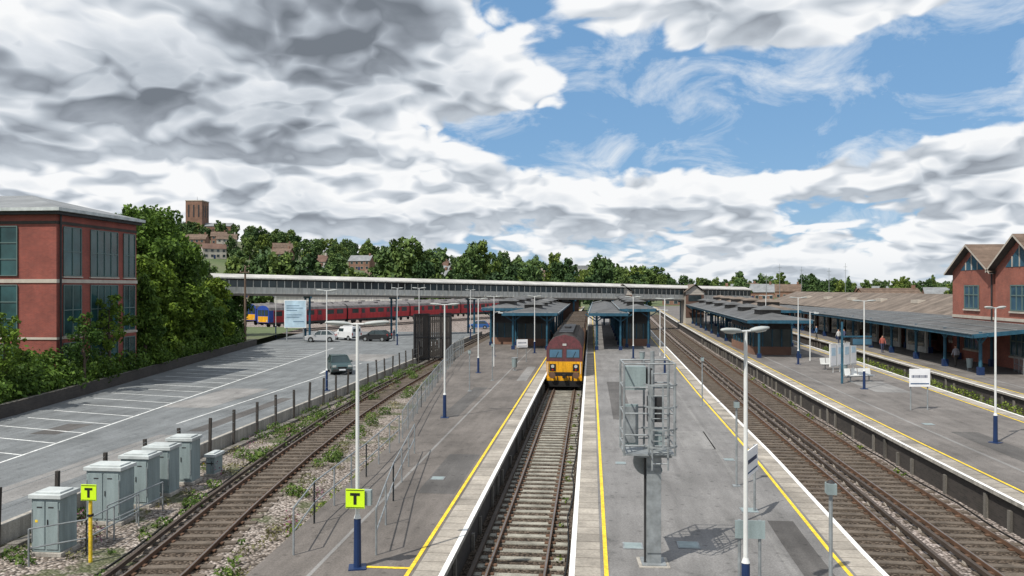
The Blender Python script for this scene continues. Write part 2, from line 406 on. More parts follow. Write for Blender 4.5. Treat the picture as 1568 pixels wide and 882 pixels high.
while y<96:
    o.beam('posts','post',(-17.2+random.uniform(-.04,.04),y,-.2),(-17.2+random.uniform(-.08,.08),y+random.uniform(-.05,.05),1.55+random.uniform(-.08,.08)),.11,.11); y+=2.6
for z in (.45,.9,1.4): o.cyl('wires','galv',(-17.2,14,z),(-17.2,96,z),.008,n=4)
o.done()
# ------------------------------------------------------------ foliage
def leafcloud(lobes,n,size,seed,flat=0.0):
    r=np.random.default_rng(seed); lb=np.array(lobes,float)
    w=(lb[:,3]*lb[:,4]*lb[:,5])**(2/3); w/=w.sum()
    idx=r.choice(len(lb),n,p=w); d=r.normal(size=(n,3)); d/=np.linalg.norm(d,axis=1)[:,None]
    rad=np.clip(1-np.abs(r.normal(0,.22,n)),.1,1.0)*(1+.1*r.normal(size=n))
    c=lb[idx,:3]+d*lb[idx,3:6]*rad[:,None]
    nrm=d*.8+r.normal(size=(n,3))*.8+np.array([0,0,.35]); nrm/=np.linalg.norm(nrm,axis=1)[:,None]
    a=np.cross(nrm,r.normal(size=(n,3))); a/=np.linalg.norm(a,axis=1)[:,None]; b=np.cross(nrm,a)
    s=(size*(.5+r.random(n)))[:,None]
    V=np.stack([c-a*s*.5,c-b*s*.32,c+a*s*.5,c+b*s*.32],1).reshape(-1,3)
    return V.tolist(),[(4*i,4*i+1,4*i+2,4*i+3) for i in range(n)]
def treemesh(h,cr,n,leaf,seed,mleaf='leaf',base=.25,conic=0,nl=18):
    r=random.Random(seed); o=O('tmp')
    o.cyl('trunk','bark',(0,0,-.3),(.1,0,h*.35),cr*.09,cr*.06,8)
    o.cyl('trunk','bark',(.1,0,h*.35),(0,.1,h*.8),cr*.06,cr*.02,8)
    lobes=[]
    for i in range(nl):
        t=(i+.5)/nl; z=h*(base+(1-base)*t*.93); 
        prof=math.sin(math.pi*min(1,.18+.8*t))**.6 if not conic else (1-t)*.95+.08
        a=i*2.4+r.uniform(-.5,.5); q=cr*prof*r.uniform(.35,.8)
        s=cr*r.uniform(.22,.44)*(1 if not conic else .55+.4*(1-t))
        lobes.append((q*math.cos(a),q*math.sin(a),z,s,s,s*r.uniform(.6,.85)))
        for k in range(2):
            a2=a+r.uniform(-.6,.6); s2=s*r.uniform(.35,.6); q2=q+s*r.uniform(.5,.9)
            lobes.append((q2*math.cos(a2),q2*math.sin(a2),z+s*r.uniform(-.4,.8),s2,s2,s2*.8))
        if i%2==0: o.cyl('trunk','bark',(0,0,min(h*.7,max(h*.15,z-h*.18))),(q*math.cos(a)*.8,q*math.sin(a)*.8,z),cr*.03,cr*.008,5)
    lobes.append((0,0,h*(base+.55*(1-base)),cr*.5,cr*.5,h*.3*(1-base)))
    V,F=leafcloud(lobes,n,leaf,seed)
    me=bpy.data.meshes.new('tree'); tv,tf=o.parts[('trunk','bark')]
    k=len(tv); me.from_pydata(list(tv)+V,[],list(tf)+[tuple(i+k for i in f) for f in F])
    me.materials.append(M['bark']); me.materials.append(M[mleaf])
    mi=np.zeros(len(me.polygons),dtype=np.int32); mi[len(tf):]=1; me.polygons.foreach_set('material_index',mi); me.update()
    return me
def place(me,name,loc,rz=0,s=1,parent=None):
    ob=bpy.data.objects.new(name,me); COL.objects.link(ob); ob.location=loc; ob.rotation_euler=(0,0,rz)
    ob.scale=(s,s,s) if not isinstance(s,tuple) else s
    if parent: ob.parent=parent
    return ob
big=treemesh(15,6.0,24000,.42,1,'leaf',.12,nl=26)
big2=treemesh(11,5.0,16000,.4,2,'leaf',.08,nl=22)
mid=treemesh(7,2.6,7500,.3,3,'leafl',.1)
young=treemesh(6,1.7,1900,.24,4,'leaf',.3,nl=13)
place(big,'tree',(-43,74,.5),.4,(.95,.95,1))
place(big,'tree',(-49,84,.5),2.4,(1,1,.98))
place(big2,'tree',(-40,70,.6),1,(.85,.85,.85))
place(big2,'tree',(-38.0,63,.6),2,(.55,.6,.7))
place(big2,'tree',(-43,80,.5),3,(.8,.8,.8))
place(mid,'tree',(-40.2,79,.5),1,1.05)
place(mid,'tree',(-42.6,86,.5),2.2,1.1)
place(mid,'tree',(-44.6,92,.4),4.2,1.0)
place(mid,'tree',(-49,104,.4),4.2,1.2)
place(young,'young_tree',(-33.6,43,1.0),0,.85)
place(young,'young_tree',(-34.0,51,1.0),2,.8)
place(young,'young_tree',(-35.3,56,1.0),3,1.0)
place(young,'young_tree',(-36.6,63,1.0),5,1.0)
lob=[]
y=18
while y<91:
    lob.append((WL(y)-1.2+random.uniform(-.3,.3),y,1.5+random.uniform(-.2,.3),1.2,1.3,.95)); y+=.9
for i in range(26):
    y=random.uniform(40,90); lob.append((WL(y)-2.2+random.uniform(-.8,.3),y,1.9+random.uniform(-.2,.7),1.1,1.2,1.2))
V,Fc=leafcloud(lob,42000,.24,9)
o=O('hedge'); o.poly('hedge','leaf',V,Fc); o.done()
o=O('verge'); o.ribbon('verge','ground',WL,-14,-.2,.95,0,128,4); o.done()
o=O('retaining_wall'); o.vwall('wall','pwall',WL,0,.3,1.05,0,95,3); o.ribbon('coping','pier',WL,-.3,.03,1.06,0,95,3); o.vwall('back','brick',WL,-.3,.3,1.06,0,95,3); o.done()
lob=[];
for i in range(170):
    y=random.uniform(17,75); x=random.choice([random.uniform(-17.1,-14.5),TL(y)-1.6+random.uniform(-.5,.4),random.uniform(-17,-15.6),TL(y)+1.5+random.uniform(-.1,.6)])
    s=random.uniform(.08,.34); lob.append((x,y,-.12+s*.4,s*1.3,s*1.3,s*.8))
V,Fc=leafcloud(lob,15000,.1,11); o=O('weeds'); o.poly('weeds','weed',V,Fc); o.done()
lob=[(random.uniform(-17.2,-14.3) if random.random()<.6 else TL(y)+random.uniform(1.3,2.4),y,-.1,.3,.4,.16) for y in [random.uniform(17,80) for i in range(130)]]
V,Fc=leafcloud(lob,7000,.09,17); o=O('dry_grass'); o.poly('grass','dry',V,Fc); o.done()
lob=[(random.uniform(-17,-14.5),random.uniform(18,40),.15,.2,.2,.3) for i in range(9)]+[(-9.2,24,.2,.25,.4,.4),(-9.4,27,.2,.2,.3,.4)]
V,Fc=leafcloud(lob,420,.07,12); o=O('pink_wildflowers'); o.poly('flowers','flower',V,Fc); o.done()
lob=[(EDL(y)-.15+random.uniform(-.3,.1),y,.1,.35,.6,.35) for y in np.arange(45,100,1.7)]+[(EBL(y)-.4,y,-.1,.12,.2,.1) for y in np.arange(16,60,3.1)]+[(-9,y,-.05,.4,.6,.25) for y in np.arange(24,40,2.2)]+[(ECL(y)-.3+random.uniform(-.2,.1),y,-.1,.12,.3,.12) for y in [random.uniform(20,80) for i in range(24)]]
V,Fc=leafcloud(lob,5600,.12,13); o=O('trackside_weeds'); o.poly('weeds','weed',V,Fc); o.done()
fars=[treemesh(12,[5,4.2,5.6,3.6,5][i],2100,.95,20+i,'leaff',.1,nl=12) for i in range(5)]
farc=treemesh(14,3,1500,.9,31,'leaff',.08,conic=1)
root=bpy.data.objects.new('distant_trees',None); COL.objects.link(root)
houses=[(-118,330),(-150,345),(-95,350),(-132,300),(-205,420),(-170,430),(-60,380),(-75,400),(-128,440),(-190,480),(-90,470),(-215,380),(-30,430),(-140,400),(-240,470),(-52,350),(-66,340),(-112,310),(-250,520),(-235,500)]
def far(x,y,s,conic=False):
    me=farc if conic else random.choice(fars)
    place(me,'tree_clump',(x,y,hill(x,y)-.3),random.uniform(0,6.3),(s*random.uniform(.8,1.2),s*random.uniform(.8,1.2),s*random.uniform(.75,1.3)),root)
cnt=0
for i in range(2600):
    y=random.uniform(235,720); x=y*random.uniform(-.8,.1)
    bad=False
    for hx,hy in houses:
        if y<hy+4 and abs(x-hx*y/hy)<7 and hy-y<70: bad=True;break
    if bad: continue
    if y<330 and random.random()<.4: continue
    far(x,y,random.choice([.45,.6,.75,.9,1.15]),random.random()<.08); cnt+=1
    if cnt>640: break
for px_,d,s in ((400,240,1.35),(430,235,1.5),(455,240,1.4),(360,250,1.2),(505,260,1.1),(540,255,1.2),(590,300,1.5),(620,280,1.7),(645,285,1.6),(665,300,1.3),(720,330,1.5),(735,340,1.6),(690,300,1.0),(770,300,1.25),(795,290,1.35),(815,300,1.2),(560,270,1.2),(475,265,1.3),(930,420,1.1),(905,430,1.0),(990,420,1.0),(975,430,1.1),(850,400,1.2),(870,420,1.1)):
    X=d*(px_-905)/1236; far(X,d*(.995+(px_-784)*8e-5),s)
for i in range(340):
    y=random.uniform(420,1000); x=y*random.uniform(-.02,.75); far(x,y,random.uniform(.7,1.0)*(.85+y/3000),random.random()<.08)
place(farc,'conifer_tree',(68,255,-.3),0,(1,1,.92))
place(farc,'conifer_tree',(134,385,-.3),0,(1,1,.8))
far(105,320,.8);far(59,330,.95);far(62,340,.9)
# ------------------------------------------------------------ houses
def house(x,y,w,dp,e,rz,wall='brickh',roof='tiled',z=None):
    o=O('brick_house' if wall=='brickh' else 'rendered_house',(x,y,hill(x,y)-.5 if z is None else z),rz)
    rh=e+w*.38
    o.box('walls',wall,-dp/2,dp/2,-w/2,w/2,0,e)
    for s_ in (-1,1):
        o.poly('gables',wall,[(s_*dp/2,-w/2,e),(s_*dp/2,w/2,e),(s_*dp/2,0,rh)],[(0,1,2)])
    o.poly('roof',roof,[(-dp/2-.4,-w/2-.4,e-.2),(dp/2+.4,-w/2-.4,e-.2),(dp/2+.4,0,rh+.1),(-dp/2-.4,0,rh+.1),(-dp/2-.4,w/2+.4,e-.2),(dp/2+.4,w/2+.4,e-.2)],[(0,1,2,3),(3,2,5,4)])
    o.box('chimney',wall,dp/2-1.8,dp/2-.9,-.5,.5,rh-1,rh+1.2)
    for k in range(int(dp//3)):
        xx=-dp/2+1.2+k*3
        for zz in (1,3.8):
            if zz+1.3<e: o.box('window_frames','stone',xx-.1,xx+1.4,-w/2-.06,-w/2,zz-.1,zz+1.4); o.box('windows','glass',xx,xx+1.3,-w/2-.09,-w/2-.062,zz,zz+1.3)
    o.box('door','blued',-.5,.5,-w/2-.05,-w/2-.001,0,2.1)
    o.done()
for i,(x,y) in enumerate(houses):
    house(x,y,random.uniform(7,9),random.uniform(9,15),5.6 if y>340 else 7.5,random.uniform(-.7,.7),random.choice(['brickh','render','brickh']),random.choice(['tiled','tile','slate','tile']))
for i in range(12):
    y=random.uniform(300,520); x=y*random.uniform(.1,.55)
    house(x,y,9,random.uniform(12,26),4.0,random.uniform(-.4,.4),'brickh',random.choice(['tile','slate','tile']))
o=O('warehouse',(-64,205,0),.35); o.box('walls','cream',-18,18,0,12,0,5.2); o.box('roof','slate',-18.3,18.3,-.3,12.3,5.2,5.6); 
for k in range(6): o.box('doors','trainb' if k==2 else 'slate',-16+k*6,-12+k*6,-.06,-.003,0,3.6)
o.done()
o=O('office_block',(-5,520,0),.05)
o.box('walls','cream',-13,13,0,12,0,19.5)
for k in range(5):
    o.box('window_bands','glassb',-12.6,12.6,-.12,-.003,2.5+k*3.4,4.4+k*3.4)
o.box('plant_room','slate',-6,4,2,9,19.5,22); o.done()
o=O('cathedral',(-343,672,44),.06)
o.box('tower','brickh',-7.2,7.2,-7.2,7.2,0,38.8)
for s_ in (-4.4,0,4.4):
    o.box('belfry_openings','dark',s_-.6,s_+.6,-7.32,-7.203,25,35.5); 
    o.box('belfry_side_openings','dark',7.203,7.32,s_-.6,s_+.6,25,35.5)
o.box('parapet','stone',-7.5,7.5,-7.5,7.5,38.8,39.6)
o.cyl('finial','dark',(0,0,39.6),(0,0,43.5),.2,.05)
o.prism('nave','brickh',[(-7,0),(7,0),(7,17),(0,20),(-7,17)],7.6,32,'x')
o.poly('nave_roof','slate',[(7.6,-7.4,16.9),(32.2,-7.4,16.9),(32.2,0,20.3),(7.6,0,20.3),(7.6,7.4,16.9),(32.2,7.4,16.9)],[(0,1,2,3),(3,2,5,4)])
for k in range(7): o.box('nave_windows','dark',10+k*3.2,11+k*3.2,-7.1,-7.003,6,15)
o.done()
# ------------------------------------------------------------ left office
o=O('brick_office_building')
X0,X1,Y0,Y1=-68,-36,51.0,60.6; zt=12.6
o.box('walls','brick',X0,X1,Y0,Y1,.3,zt)
o.box('stone_band','stone',X0,X1+.06,Y0-.06,Y1+.06,7.75,8.0)
o.box('stone_band_low','stone',X0,X1+.06,Y0-.06,Y1+.06,3.9,4.05)
o.box('dark_course','pwall',X0,X1+.03,Y0-.03,Y1+.03,11.75,11.95)
o.box('eaves','greyl',X0,X1+.6,Y0-.6,Y1+.3,zt,zt+.22)
o.box('gutter_band','dark',X0,X1+.35,Y0-.35,Y1+.2,zt-.22,zt-.002)
o.poly('roof','slate',[(X0,Y0-.5,zt+.221),(X1+.5,Y0-.5,zt+.221),(X1+.5,Y1+.2,zt+.221),(X1-5.5,Y1-4.5,zt+1.7),(X0,Y1-4.5,zt+1.7),(X0,Y1+.2,zt+.221)],[(0,1,3,4),(1,2,3),(2,5,4,3)])
def win(o,face,a0,a1,z0,z1,nv,nh,glass='glassg'):
    w_=.03
    if face=='x':
        o.box('window_glass',glass,X1+.003,X1+.03,a0,a1,z0,z1)
        o.box('window_sill','stone',X1+.003,X1+.12,a0-.1,a1+.1,z0-.14,z0-.05)
        for i in range(nv+1):
            y=a0+(a1-a0)*i/nv; o.box('window_frames','frameg',X1+.031,X1+.08,y-w_,y+w_,z0,z1)
        for i in range(nh+1):
            z=z0+(z1-z0)*i/nh; o.box('window_rails','frameg',X1+.032,X1+.075,a0,a1,z-w_,z+w_)
    else:
        o.box('window_glass',glass,a0,a1,Y0-.034,Y0-.003,z0,z1)
        for i in range(nv+1):
            x=a0+(a1-a0)*i/nv; o.box('window_frames','frameg',x-w_,x+w_,Y0-.1,Y0-.036,z0,z1)
        for i in range(nh+1):
            z=z0+(z1-z0)*i/nh; o.box('window_rails','frameg',a0,a1,Y0-.085,Y0-.037,z-w_,z+w_)
for a,b in ((51.7,53.6),(54.7,58.0),(58.8,60.3)):
    win(o,'x',a,b,8.25,11.6,2 if b-a<2.5 else 4,2); win(o,'x',a,b,4.15,7.6,2 if b-a<2.5 else 4,2); win(o,'x',a,b,.9,3.6,2,1)
for a,b in ((-42.6,-38.8),(-47.5,-44.5),(-53,-50),(-59,-56)):
    win(o,'y',a,b,8.25,11.6,3,3); win(o,'y',a,b,4.15,7.6,3,3); win(o,'y',a,b,.9,3.6,3,2)
o.cyl('downpipe','dark',(X1+.12,51.3,.4),(X1+.12,51.3,zt-.2),.07,n=6)
o.done()
# ------------------------------------------------------------ right gabled building
o=O('gabled_brick_building')
XF=33.8
def gab(y0,y1,ez,pz,xb=62):
    ym=(y0+y1)/2
    o.poly('walls','brick2',[(XF,y0,.9),(XF,y1,.9),(XF,y1,ez),(XF,ym,pz-.3),(XF,y0,ez)],[(0,1,2,3,4)])
    o.poly('walls','brick2',[(XF,y0,.9),(xb,y0,.9),(xb,y0,ez),(XF,y0,ez)],[(0,1,2,3)])
    e=.5
    for a,b in ((y0-e,ym),(y1+e,ym)):
        za=ez-.15
        o.poly('roof','tile',[(XF-.6,a,za),(xb,a,za),(xb,b,pz),(XF-.6,b,pz)],[(0,1,2,3)])
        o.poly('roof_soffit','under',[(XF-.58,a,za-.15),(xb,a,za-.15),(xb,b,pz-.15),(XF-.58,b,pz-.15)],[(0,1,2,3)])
        o.poly('barge_boards','stone',[(XF-.605,a,za-.2),(XF-.605,a,za+.0),(XF-.605,b,pz+.0),(XF-.605,b,pz-.2)],[(0,1,2,3)])
    q=.72
    o.poly('gable_glazing','glassb',[(XF-.03,ym-(ym-y0)*q*.8,ez+.1),(XF-.03,ym+(ym-y0)*q*.8,ez+.1),(XF-.03,ym,pz-.9)],[(0,1,2)])
    for k in (-.5,0,.5):
        yy=ym+k*(ym-y0)*q*.8; o.box('gable_mullions','stone',XF-.09,XF-.032,yy-.04,yy+.04,ez+.1,ez+.1+(pz-1-ez)*(1-abs(k)))
    for zz,hh in ((5.6,2.0),(2.0,1.9)):
        o.box('windows','glassb',XF-.04,XF-.002,ym-1.3,ym+1.3,zz,zz+hh)
        for k in (-1.3,-.43,.43,1.3): o.box('window_frames','frameg',XF-.1,XF-.042,ym+k-.05,ym+k+.05,zz-.06,zz+hh+.06)
        for z3 in (zz,zz+hh*.6,zz+hh): o.box('window_rails','frameg',XF-.09,XF-.043,ym-1.3,ym+1.3,z3-.05,z3+.05)
        o.box('sills','stone',XF-.14,XF-.002,ym-1.5,ym+1.5,zz-.22,zz-.08)
    o.cyl('downpipes','dark',(XF-.12,y0+.1,1),(XF-.12,y0+.1,ez),.07,n=6)
gab(63.2,71.0,9.0,11.7); gab(71.3,79,8.9,11.3)
o.box('stone_band','stone',XF-.05,XF-.002,63.2,79,4.7,4.95)
o.poly('walls','brick2',[(XF,79,.9),(62,79,.9),(62,79,8.9),(XF,79,8.9)],[(0,1,2,3)])
o.done()
o=O('single_storey_brick_building')
o.box('walls','brick2',33.2,60,55.5,63,.9,4.4); o.box('roof','roofg',32.8,60,55.2,63.1,4.4,4.65)
o.box('door','dark',33.15,33.198,57,58.1,.9,3.0); o.box('window','glass',33.15,33.198,59.6,61.4,2,3.2); o.done()
o=O('station_building')
o.box('walls','brick2',36,50,80,165,.9,4.6)
o.poly('roof','roofb',[(35.2,79.5,4.5),(35.2,166,4.5),(41,166,6.7),(41,79.5,6.7),(51,166,4.5),(51,79.5,4.5)],[(0,1,2,3),(3,2,4,5)])
o.poly('gable','brick2',[(36,79.9,4.6),(50,79.9,4.6),(41,79.9,6.5)],[(0,1,2)])
for k in range(14): o.box('windows','glass',35.95,35.998,82+k*5.8,85+k*5.8,1.9,3.6)
for k in range(6): o.box('rooflights','stone',38,38.9,86+k*12,88+k*12,5.6,6.0)
o.done()
# ------------------------------------------------------------ canopies
def canopy(cf,hw,y0,y1,ze,zr,room=None,roof='roofg',fh=.3,mon=True):
    o=O('platform_canopy'); st=4.0
    ys=np.arange(y0,y1+.1,st)
    for sg in (-1,1):
        vs=[];fs=[];vs2=[]
        for i,y in enumerate(ys):
            zz=zr if i>0 else ze
            vs+=[(cf(y)+sg*hw,y,ze),(cf(y),y,zz)]; vs2+=[(cf(y)+sg*hw,y,ze-.12),(cf(y),y,zz-.12)]
        for i in range(len(ys)-1): fs.append((2*i,2*i+1,2*i+3,2*i+2))
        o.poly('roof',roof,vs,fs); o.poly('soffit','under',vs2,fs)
        for a,b in zip(ys[:-1],ys[1:]):
            o.beam('fascia','blueg',(cf(a)+sg*(hw+.03),a,ze-.12),(cf(b)+sg*(hw+.03),b,ze-.12),.06,fh)
            o.beam('gutter','galv',(cf(a)+sg*(hw+.1),a,ze+.02),(cf(b)+sg*(hw+.1),b,ze+.02),.1,.07)
    y=ys[0]; o.beam('end_fascia','blueg',(cf(y)-hw,y-.05,ze-.12),(cf(y)+hw,y-.05,ze-.12),.06,fh)
    if mon:
        a=ys[1]; 
        while a<ys[-1]-5:
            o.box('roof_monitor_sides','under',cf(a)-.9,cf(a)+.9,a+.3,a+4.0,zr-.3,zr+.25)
            o.poly('roof_monitor',roof,[(cf(a)-1.2,a,zr+.26),(cf(a)+1.2,a,zr+.26),(cf(a),a+.9,zr+.62),(cf(a)-1.2,a+4.3,zr+.26),(cf(a)+1.2,a+4.3,zr+.26),(cf(a),a+3.4,zr+.62)],[(0,1,2),(1,4,5,2),(4,3,5),(3,0,2,5)])
            a+=12
    for y in np.arange(y0+.6,y1,8):
        for sg in (-1,1):
            x=cf(y)+sg*hw*.62
            o.cyl('columns','blueg',(x,y,.9),(x,y,ze+.1),.11,n=8); o.box('column_bases','blued',x-.18,x+.18,y-.18,y+.18,.9,1.3)
            o.beam('brackets','blueg',(x,y,ze-.9),(x+sg*1.2,y,ze-.1),.08,.1); o.beam('brackets','blueg',(x,y,ze-.9),(x-sg*1.2,y,ze-.05),.08,.1)
        o.beam('trusses','blueg',(cf(y)-hw,y,ze-.15),(cf(y)+hw,y,ze-.15),.1,.16)
        if y>y0+5 and (int(y)%3)==0: o.box('hanging_signs','blue',cf(y)-.8,cf(y)+.8,y-.05,y+.05,ze-1.5,ze-1.1)
    if room:
        a,b,w=room; x=cf(a)
        o.box('waiting_room_walls','brickh',x-w,x+w,a,b,.9,1.7)
        o.box('waiting_room_glass','glass',x-w+.03,x+w-.03,a+.03,b-.03,1.7,3.4)
        o.box('waiting_room_head','dark',x-w,x+w,a,b,3.4,ze-.3)
        for k in np.linspace(-w,w,5): o.box('waiting_room_frames','blueg',x+k-.05,x+k+.05,a-.03,a+.02,1.7,3.4)
        for k in np.arange(a,b,1.5):
            for sg in (-1,1): o.box('waiting_room_frames','blueg',x+sg*w-.04,x+sg*w+.04,k,k+.1,1.7,3.4)
    o.done()
canopy(F_([(0,-6.3),(150,-6.5),(300,-9)]),2.9,84,152,4.75,5.3,(90,102,1.8))
canopy(F_([(0,-9.6),(300,-10.6)]),2.3,90,130,5.1,5.6,(92,100,1.7))
canopy(F_([(0,1.7),(80,1.8),(150,2.4)]),2.0,84,152,4.75,5.2,None,mon=False)
canopy(F_([(0,5.2),(80,5.0),(150,5.6)]),1.9,88,152,5.1,5.6,(91,110,1.5))
canopy(lambda y:(ECL(y)+ECR(y))/2-1.4,2.9,76,150,4.4,5.0,(80,92,1.8))
canopy(lambda y:(ECL(y)+ECR(y))/2+1.5,2.4,92,152,4.9,5.5,(94,110,1.5),'roofb')
o=O('lean_to_canopy'); ys=np.arange(62,160,4.0); f=lambda y:EDL(y)+1.9
vs=[];fs=[];v2=[]
for y in ys: vs+=[(f(y),y,3.95),(max(35.2,f(y)+6),y,4.7)]; v2+=[(f(y),y,3.83),(max(35.2,f(y)+6),y,4.55)]
for i in range(len(ys)-1): fs.append((2*i,2*i+1,2*i+3,2*i+2))
o.poly('roof','roofg',vs,fs); o.poly('soffit','under',v2,fs)
for a,b in zip(ys[:-1],ys[1:]): 
    o.beam('fascia','blueg',(f(a)-.04,a,3.85),(f(b)-.04,b,3.85),.06,.3); o.beam('gutter','galv',(f(a)-.1,a,4.02),(f(b)-.1,b,4.02),.1,.07)
    for q in (1.2,3.0,4.8): o.beam('roof_ribs','galv',(f(a)+q,a,3.97+q*.124),(f(b)+q,b,3.97+q*.124),.06,.05)
o.beam('end_fascia','blueg',(f(62),61.95,3.85),(35.2,61.95,4.6),.06,.3)
for y in np.arange(63,158,7):
    for dx in (.9,4.6):
        x=f(y)+dx; o.cyl('columns','blueg',(x,y,.9),(x,y,4.1),.13,n=8); o.box('column_bases','blued',x-.2,x+.2,y-.2,y+.2,.9,1.5)
        o.beam('brackets','blueg',(x,y,3.2),(x,y+1.1,3.95),.08,.1); o.beam('brackets','blueg',(x,y,3.2),(x,y-1.1,3.95),.08,.1)
for k in range(9): 
    y=84+k*8; x=f(y)+2; o.box('shop_fronts','cream',x+2.2,x+2.4,y,y+5,.9,3.4); o.box('shop_windows','glass',x+2.15,x+2.198,y+.4,y+4.5,1.5,3.0)
o.done()
# ------------------------------------------------------------ footbridge
p0=Vector((-49,100,0)); p1=Vector((31,160,0)); Lb=(p1-p0).length; ang=math.atan2(p1.y-p0.y,p1.x-p0.x)
o=O('covered_footbridge',(p0.x,p0.y,0),ang)
def bz(x): return 6.75-1.75*x/Lb
def seg(part,m,x0,x1,y0,y1,z0,z1):
    a,b=bz(x0),bz(x1)
    o.poly(part,m,[(x0,y0,a+z0),(x1,y0,b+z0),(x1,y1,b+z0),(x0,y1,a+z0),(x0,y0,a+z1),(x1,y0,b+z1),(x1,y1,b+z1),(x0,y1,a+z1)],
      [(0,3,2,1),(4,5,6,7),(0,1,5,4),(1,2,6,5),(2,3,7,6),(3,0,4,7)])
n=48; st=Lb/n
for i in range(n):
    a=i*st; b=a+st
    seg('deck_girder','under',a,b,-.05,3.05,-.3,0)
    seg('lower_panels','cream',a+.04,b-.04,0,.08,.0,.85); seg('lower_panels','cream',a+.04,b-.04,2.92,3.0,.0,.85)
    seg('window_glass','glass',a,b,.03,.06,.85,1.75); seg('window_glass','glass',a,b,2.94,2.97,.85,1.75)
    seg('upper_panels','dark',a,b,-.02,.07,1.75,1.95)
    for k in (0,.5): seg('mullions','cream',a+k*st-.05,a+k*st+.05,-.05,.02,.0,1.75)
    seg('gutter','cream',a,b,-.36,-.26,1.95,2.12)
    A,B=bz(a),bz(b)
    o.poly('roof','bridgeroof',[(a,-.3,A+2.12),(b,-.3,B+2.12),(b,1.5,B+2.6),(a,1.5,A+2.6),(b,3.3,B+2.12),(a,3.3,A+2.12)],[(0,1,2,3),(3,2,4,5)])
for x in (1,13,26,39,52,58,66,74,84,95):
    if x<Lb:
        for yy in (.5,2.5): o.cyl('support_columns','blueg',(x,yy,-.2),(x,yy,bz(x)-.4),.16,n=8)
        o.beam('crossheads','blueg',(x,-.1,bz(x)-.42),(x,3.1,bz(x)-.42),.25,.24)
o.done()
for x,y in ((-4.3,139),(4.9,144),(18.3,152)):
    o=O('bridge_stair_tower',(x,y,0),ang*.3)
    o.box('walls','render',-1.7,1.7,-3,0,.9,6.9); 
    o.poly('gable','render',[(-1.7,-3.02,6.6),(1.7,-3.02,6.6),(0,-3.02,7.9)],[(0,1,2)])
    o.poly('roof','roofb',[(-2.1,-3.4,6.6),(-2.1,1,6.6),(0,1,8.1),(0,-3.4,8.1),(2.1,1,6.6),(2.1,-3.4,6.6)],[(0,1,2,3),(3,2,4,5)])
    o.box('cladding','tiled',-1.72,1.72,-3.04,-3.003,2,6.2)
    o.box('window','glass',-1.2,1.2,-3.08,-3.042,5.0,6.1); o.done()
# ------------------------------------------------------------ lamp posts
def lamppost(blue=True,h=5.7):
    o=O('platform_lamp_post')
    o.cyl('base_column','blued',(0,0,0),(0,0,1.15),.09,.08,12)
    o.box('base_plate','blued',-.2,.2,-.2,.2,0,.03)
    o.cyl('shaft','lampw',(0,0,1.15),(0,0,h-.03),.048,.036,10)
    o.cyl('shaft','lampw',(0,0,1.15),(0,0,1.25),.085,.05,10)
    o.cyl('arms','lampw',(-.2,0,h-.04),(.2,0,h-.04),.024,n=6)
    for sg in (-1,1):
        o.loft('lantern','lamph',[((sg*.14,0,h-.04),.025,.02),((sg*.2,0,h-.03),.06,.04),((sg*.35,0,h-.015),.1,.05),((sg*.55,0,h+.0),.1,.045),((sg*.7,0,h+.005),.06,.03),((sg*.74,0,h+.0),.02,.012)],10)
        o.loft('lens','lens',[((sg*.3,0,h-.05),.03,.015),((sg*.38,0,h-.055),.07,.03),((sg*.58,0,h-.04),.07,.03),((sg*.66,0,h-.025),.03,.015)],8)
    return o.done(smooth=('lantern','lens'))
LP=lamppost(); LP.location=(-5.4,18.2,.9); LP.rotation_euler=(0,0,.25)
def lp(x,y,rz=0,z=.9,s=1): inst(LP,'platform_lamp_post',(x,y,z),rz,s)
lp(3.0,16.0,.75)
lp(-7.3,39.7,.1);lp(-8.6,61,.1);lp(-9.2,76,.1); lp(-5.6,80,0)
lp(5.6,62,0)
lp(3.9,75,0)
lp(17.6,70.5,0);lp(17.5,53.6,0);lp(16.9,35.5,.6);lp(18.6,88,0)
lp(32,52,.2)
for x,y,s in ((-18.2,54,1.22),(-18.2,84,1.25),(-24,98,1.25),(-44.5,110,1.5),(-16.9,112,1.2)): inst(LP,'street_lamp',(x,y,.3),.2,(1,1,s))
# ------------------------------------------------------------ T signs
def tsign(o,x,y,z,s=.45,rz=0):
    o.box('sign_panel','hiviz',x-s/2,x+s/2,y-.03,y,z,z+s)
    o.box('letter','black',x-s*.26,x+s*.26,y-.036,y-.031,z+s*.66,z+s*.8); o.box('letter_stem','black',x-s*.08,x+s*.08,y-.037,y-.032,z+s*.2,z+s*.655)
    for a in (.03,.93): o.box('border','black',x-s/2+.012,x+s/2-.012,y-.0355,y-.0305,z+s*a,z+s*a+.014)
o=O('speed_restriction_sign',(-5.38,18.05,.9)); tsign(o,0,-.08,1.45,.44); o.box('bracket','galv',-.05,.05,-.09,.1,1.5,1.8); o.box('back_box','grey',.1,.35,-.045,.1,1.5,1.85); o.done()
o=O('speed_restriction_sign',(-13.75,20.9,-.2)); o.cyl('post','yellow',(0,0,0),(0,0,2.1),.05,n=8); tsign(o,0,-.06,1.75,.44); o.box('brackets','black',-.06,.06,-.07,.06,1.3,1.36); o.done()
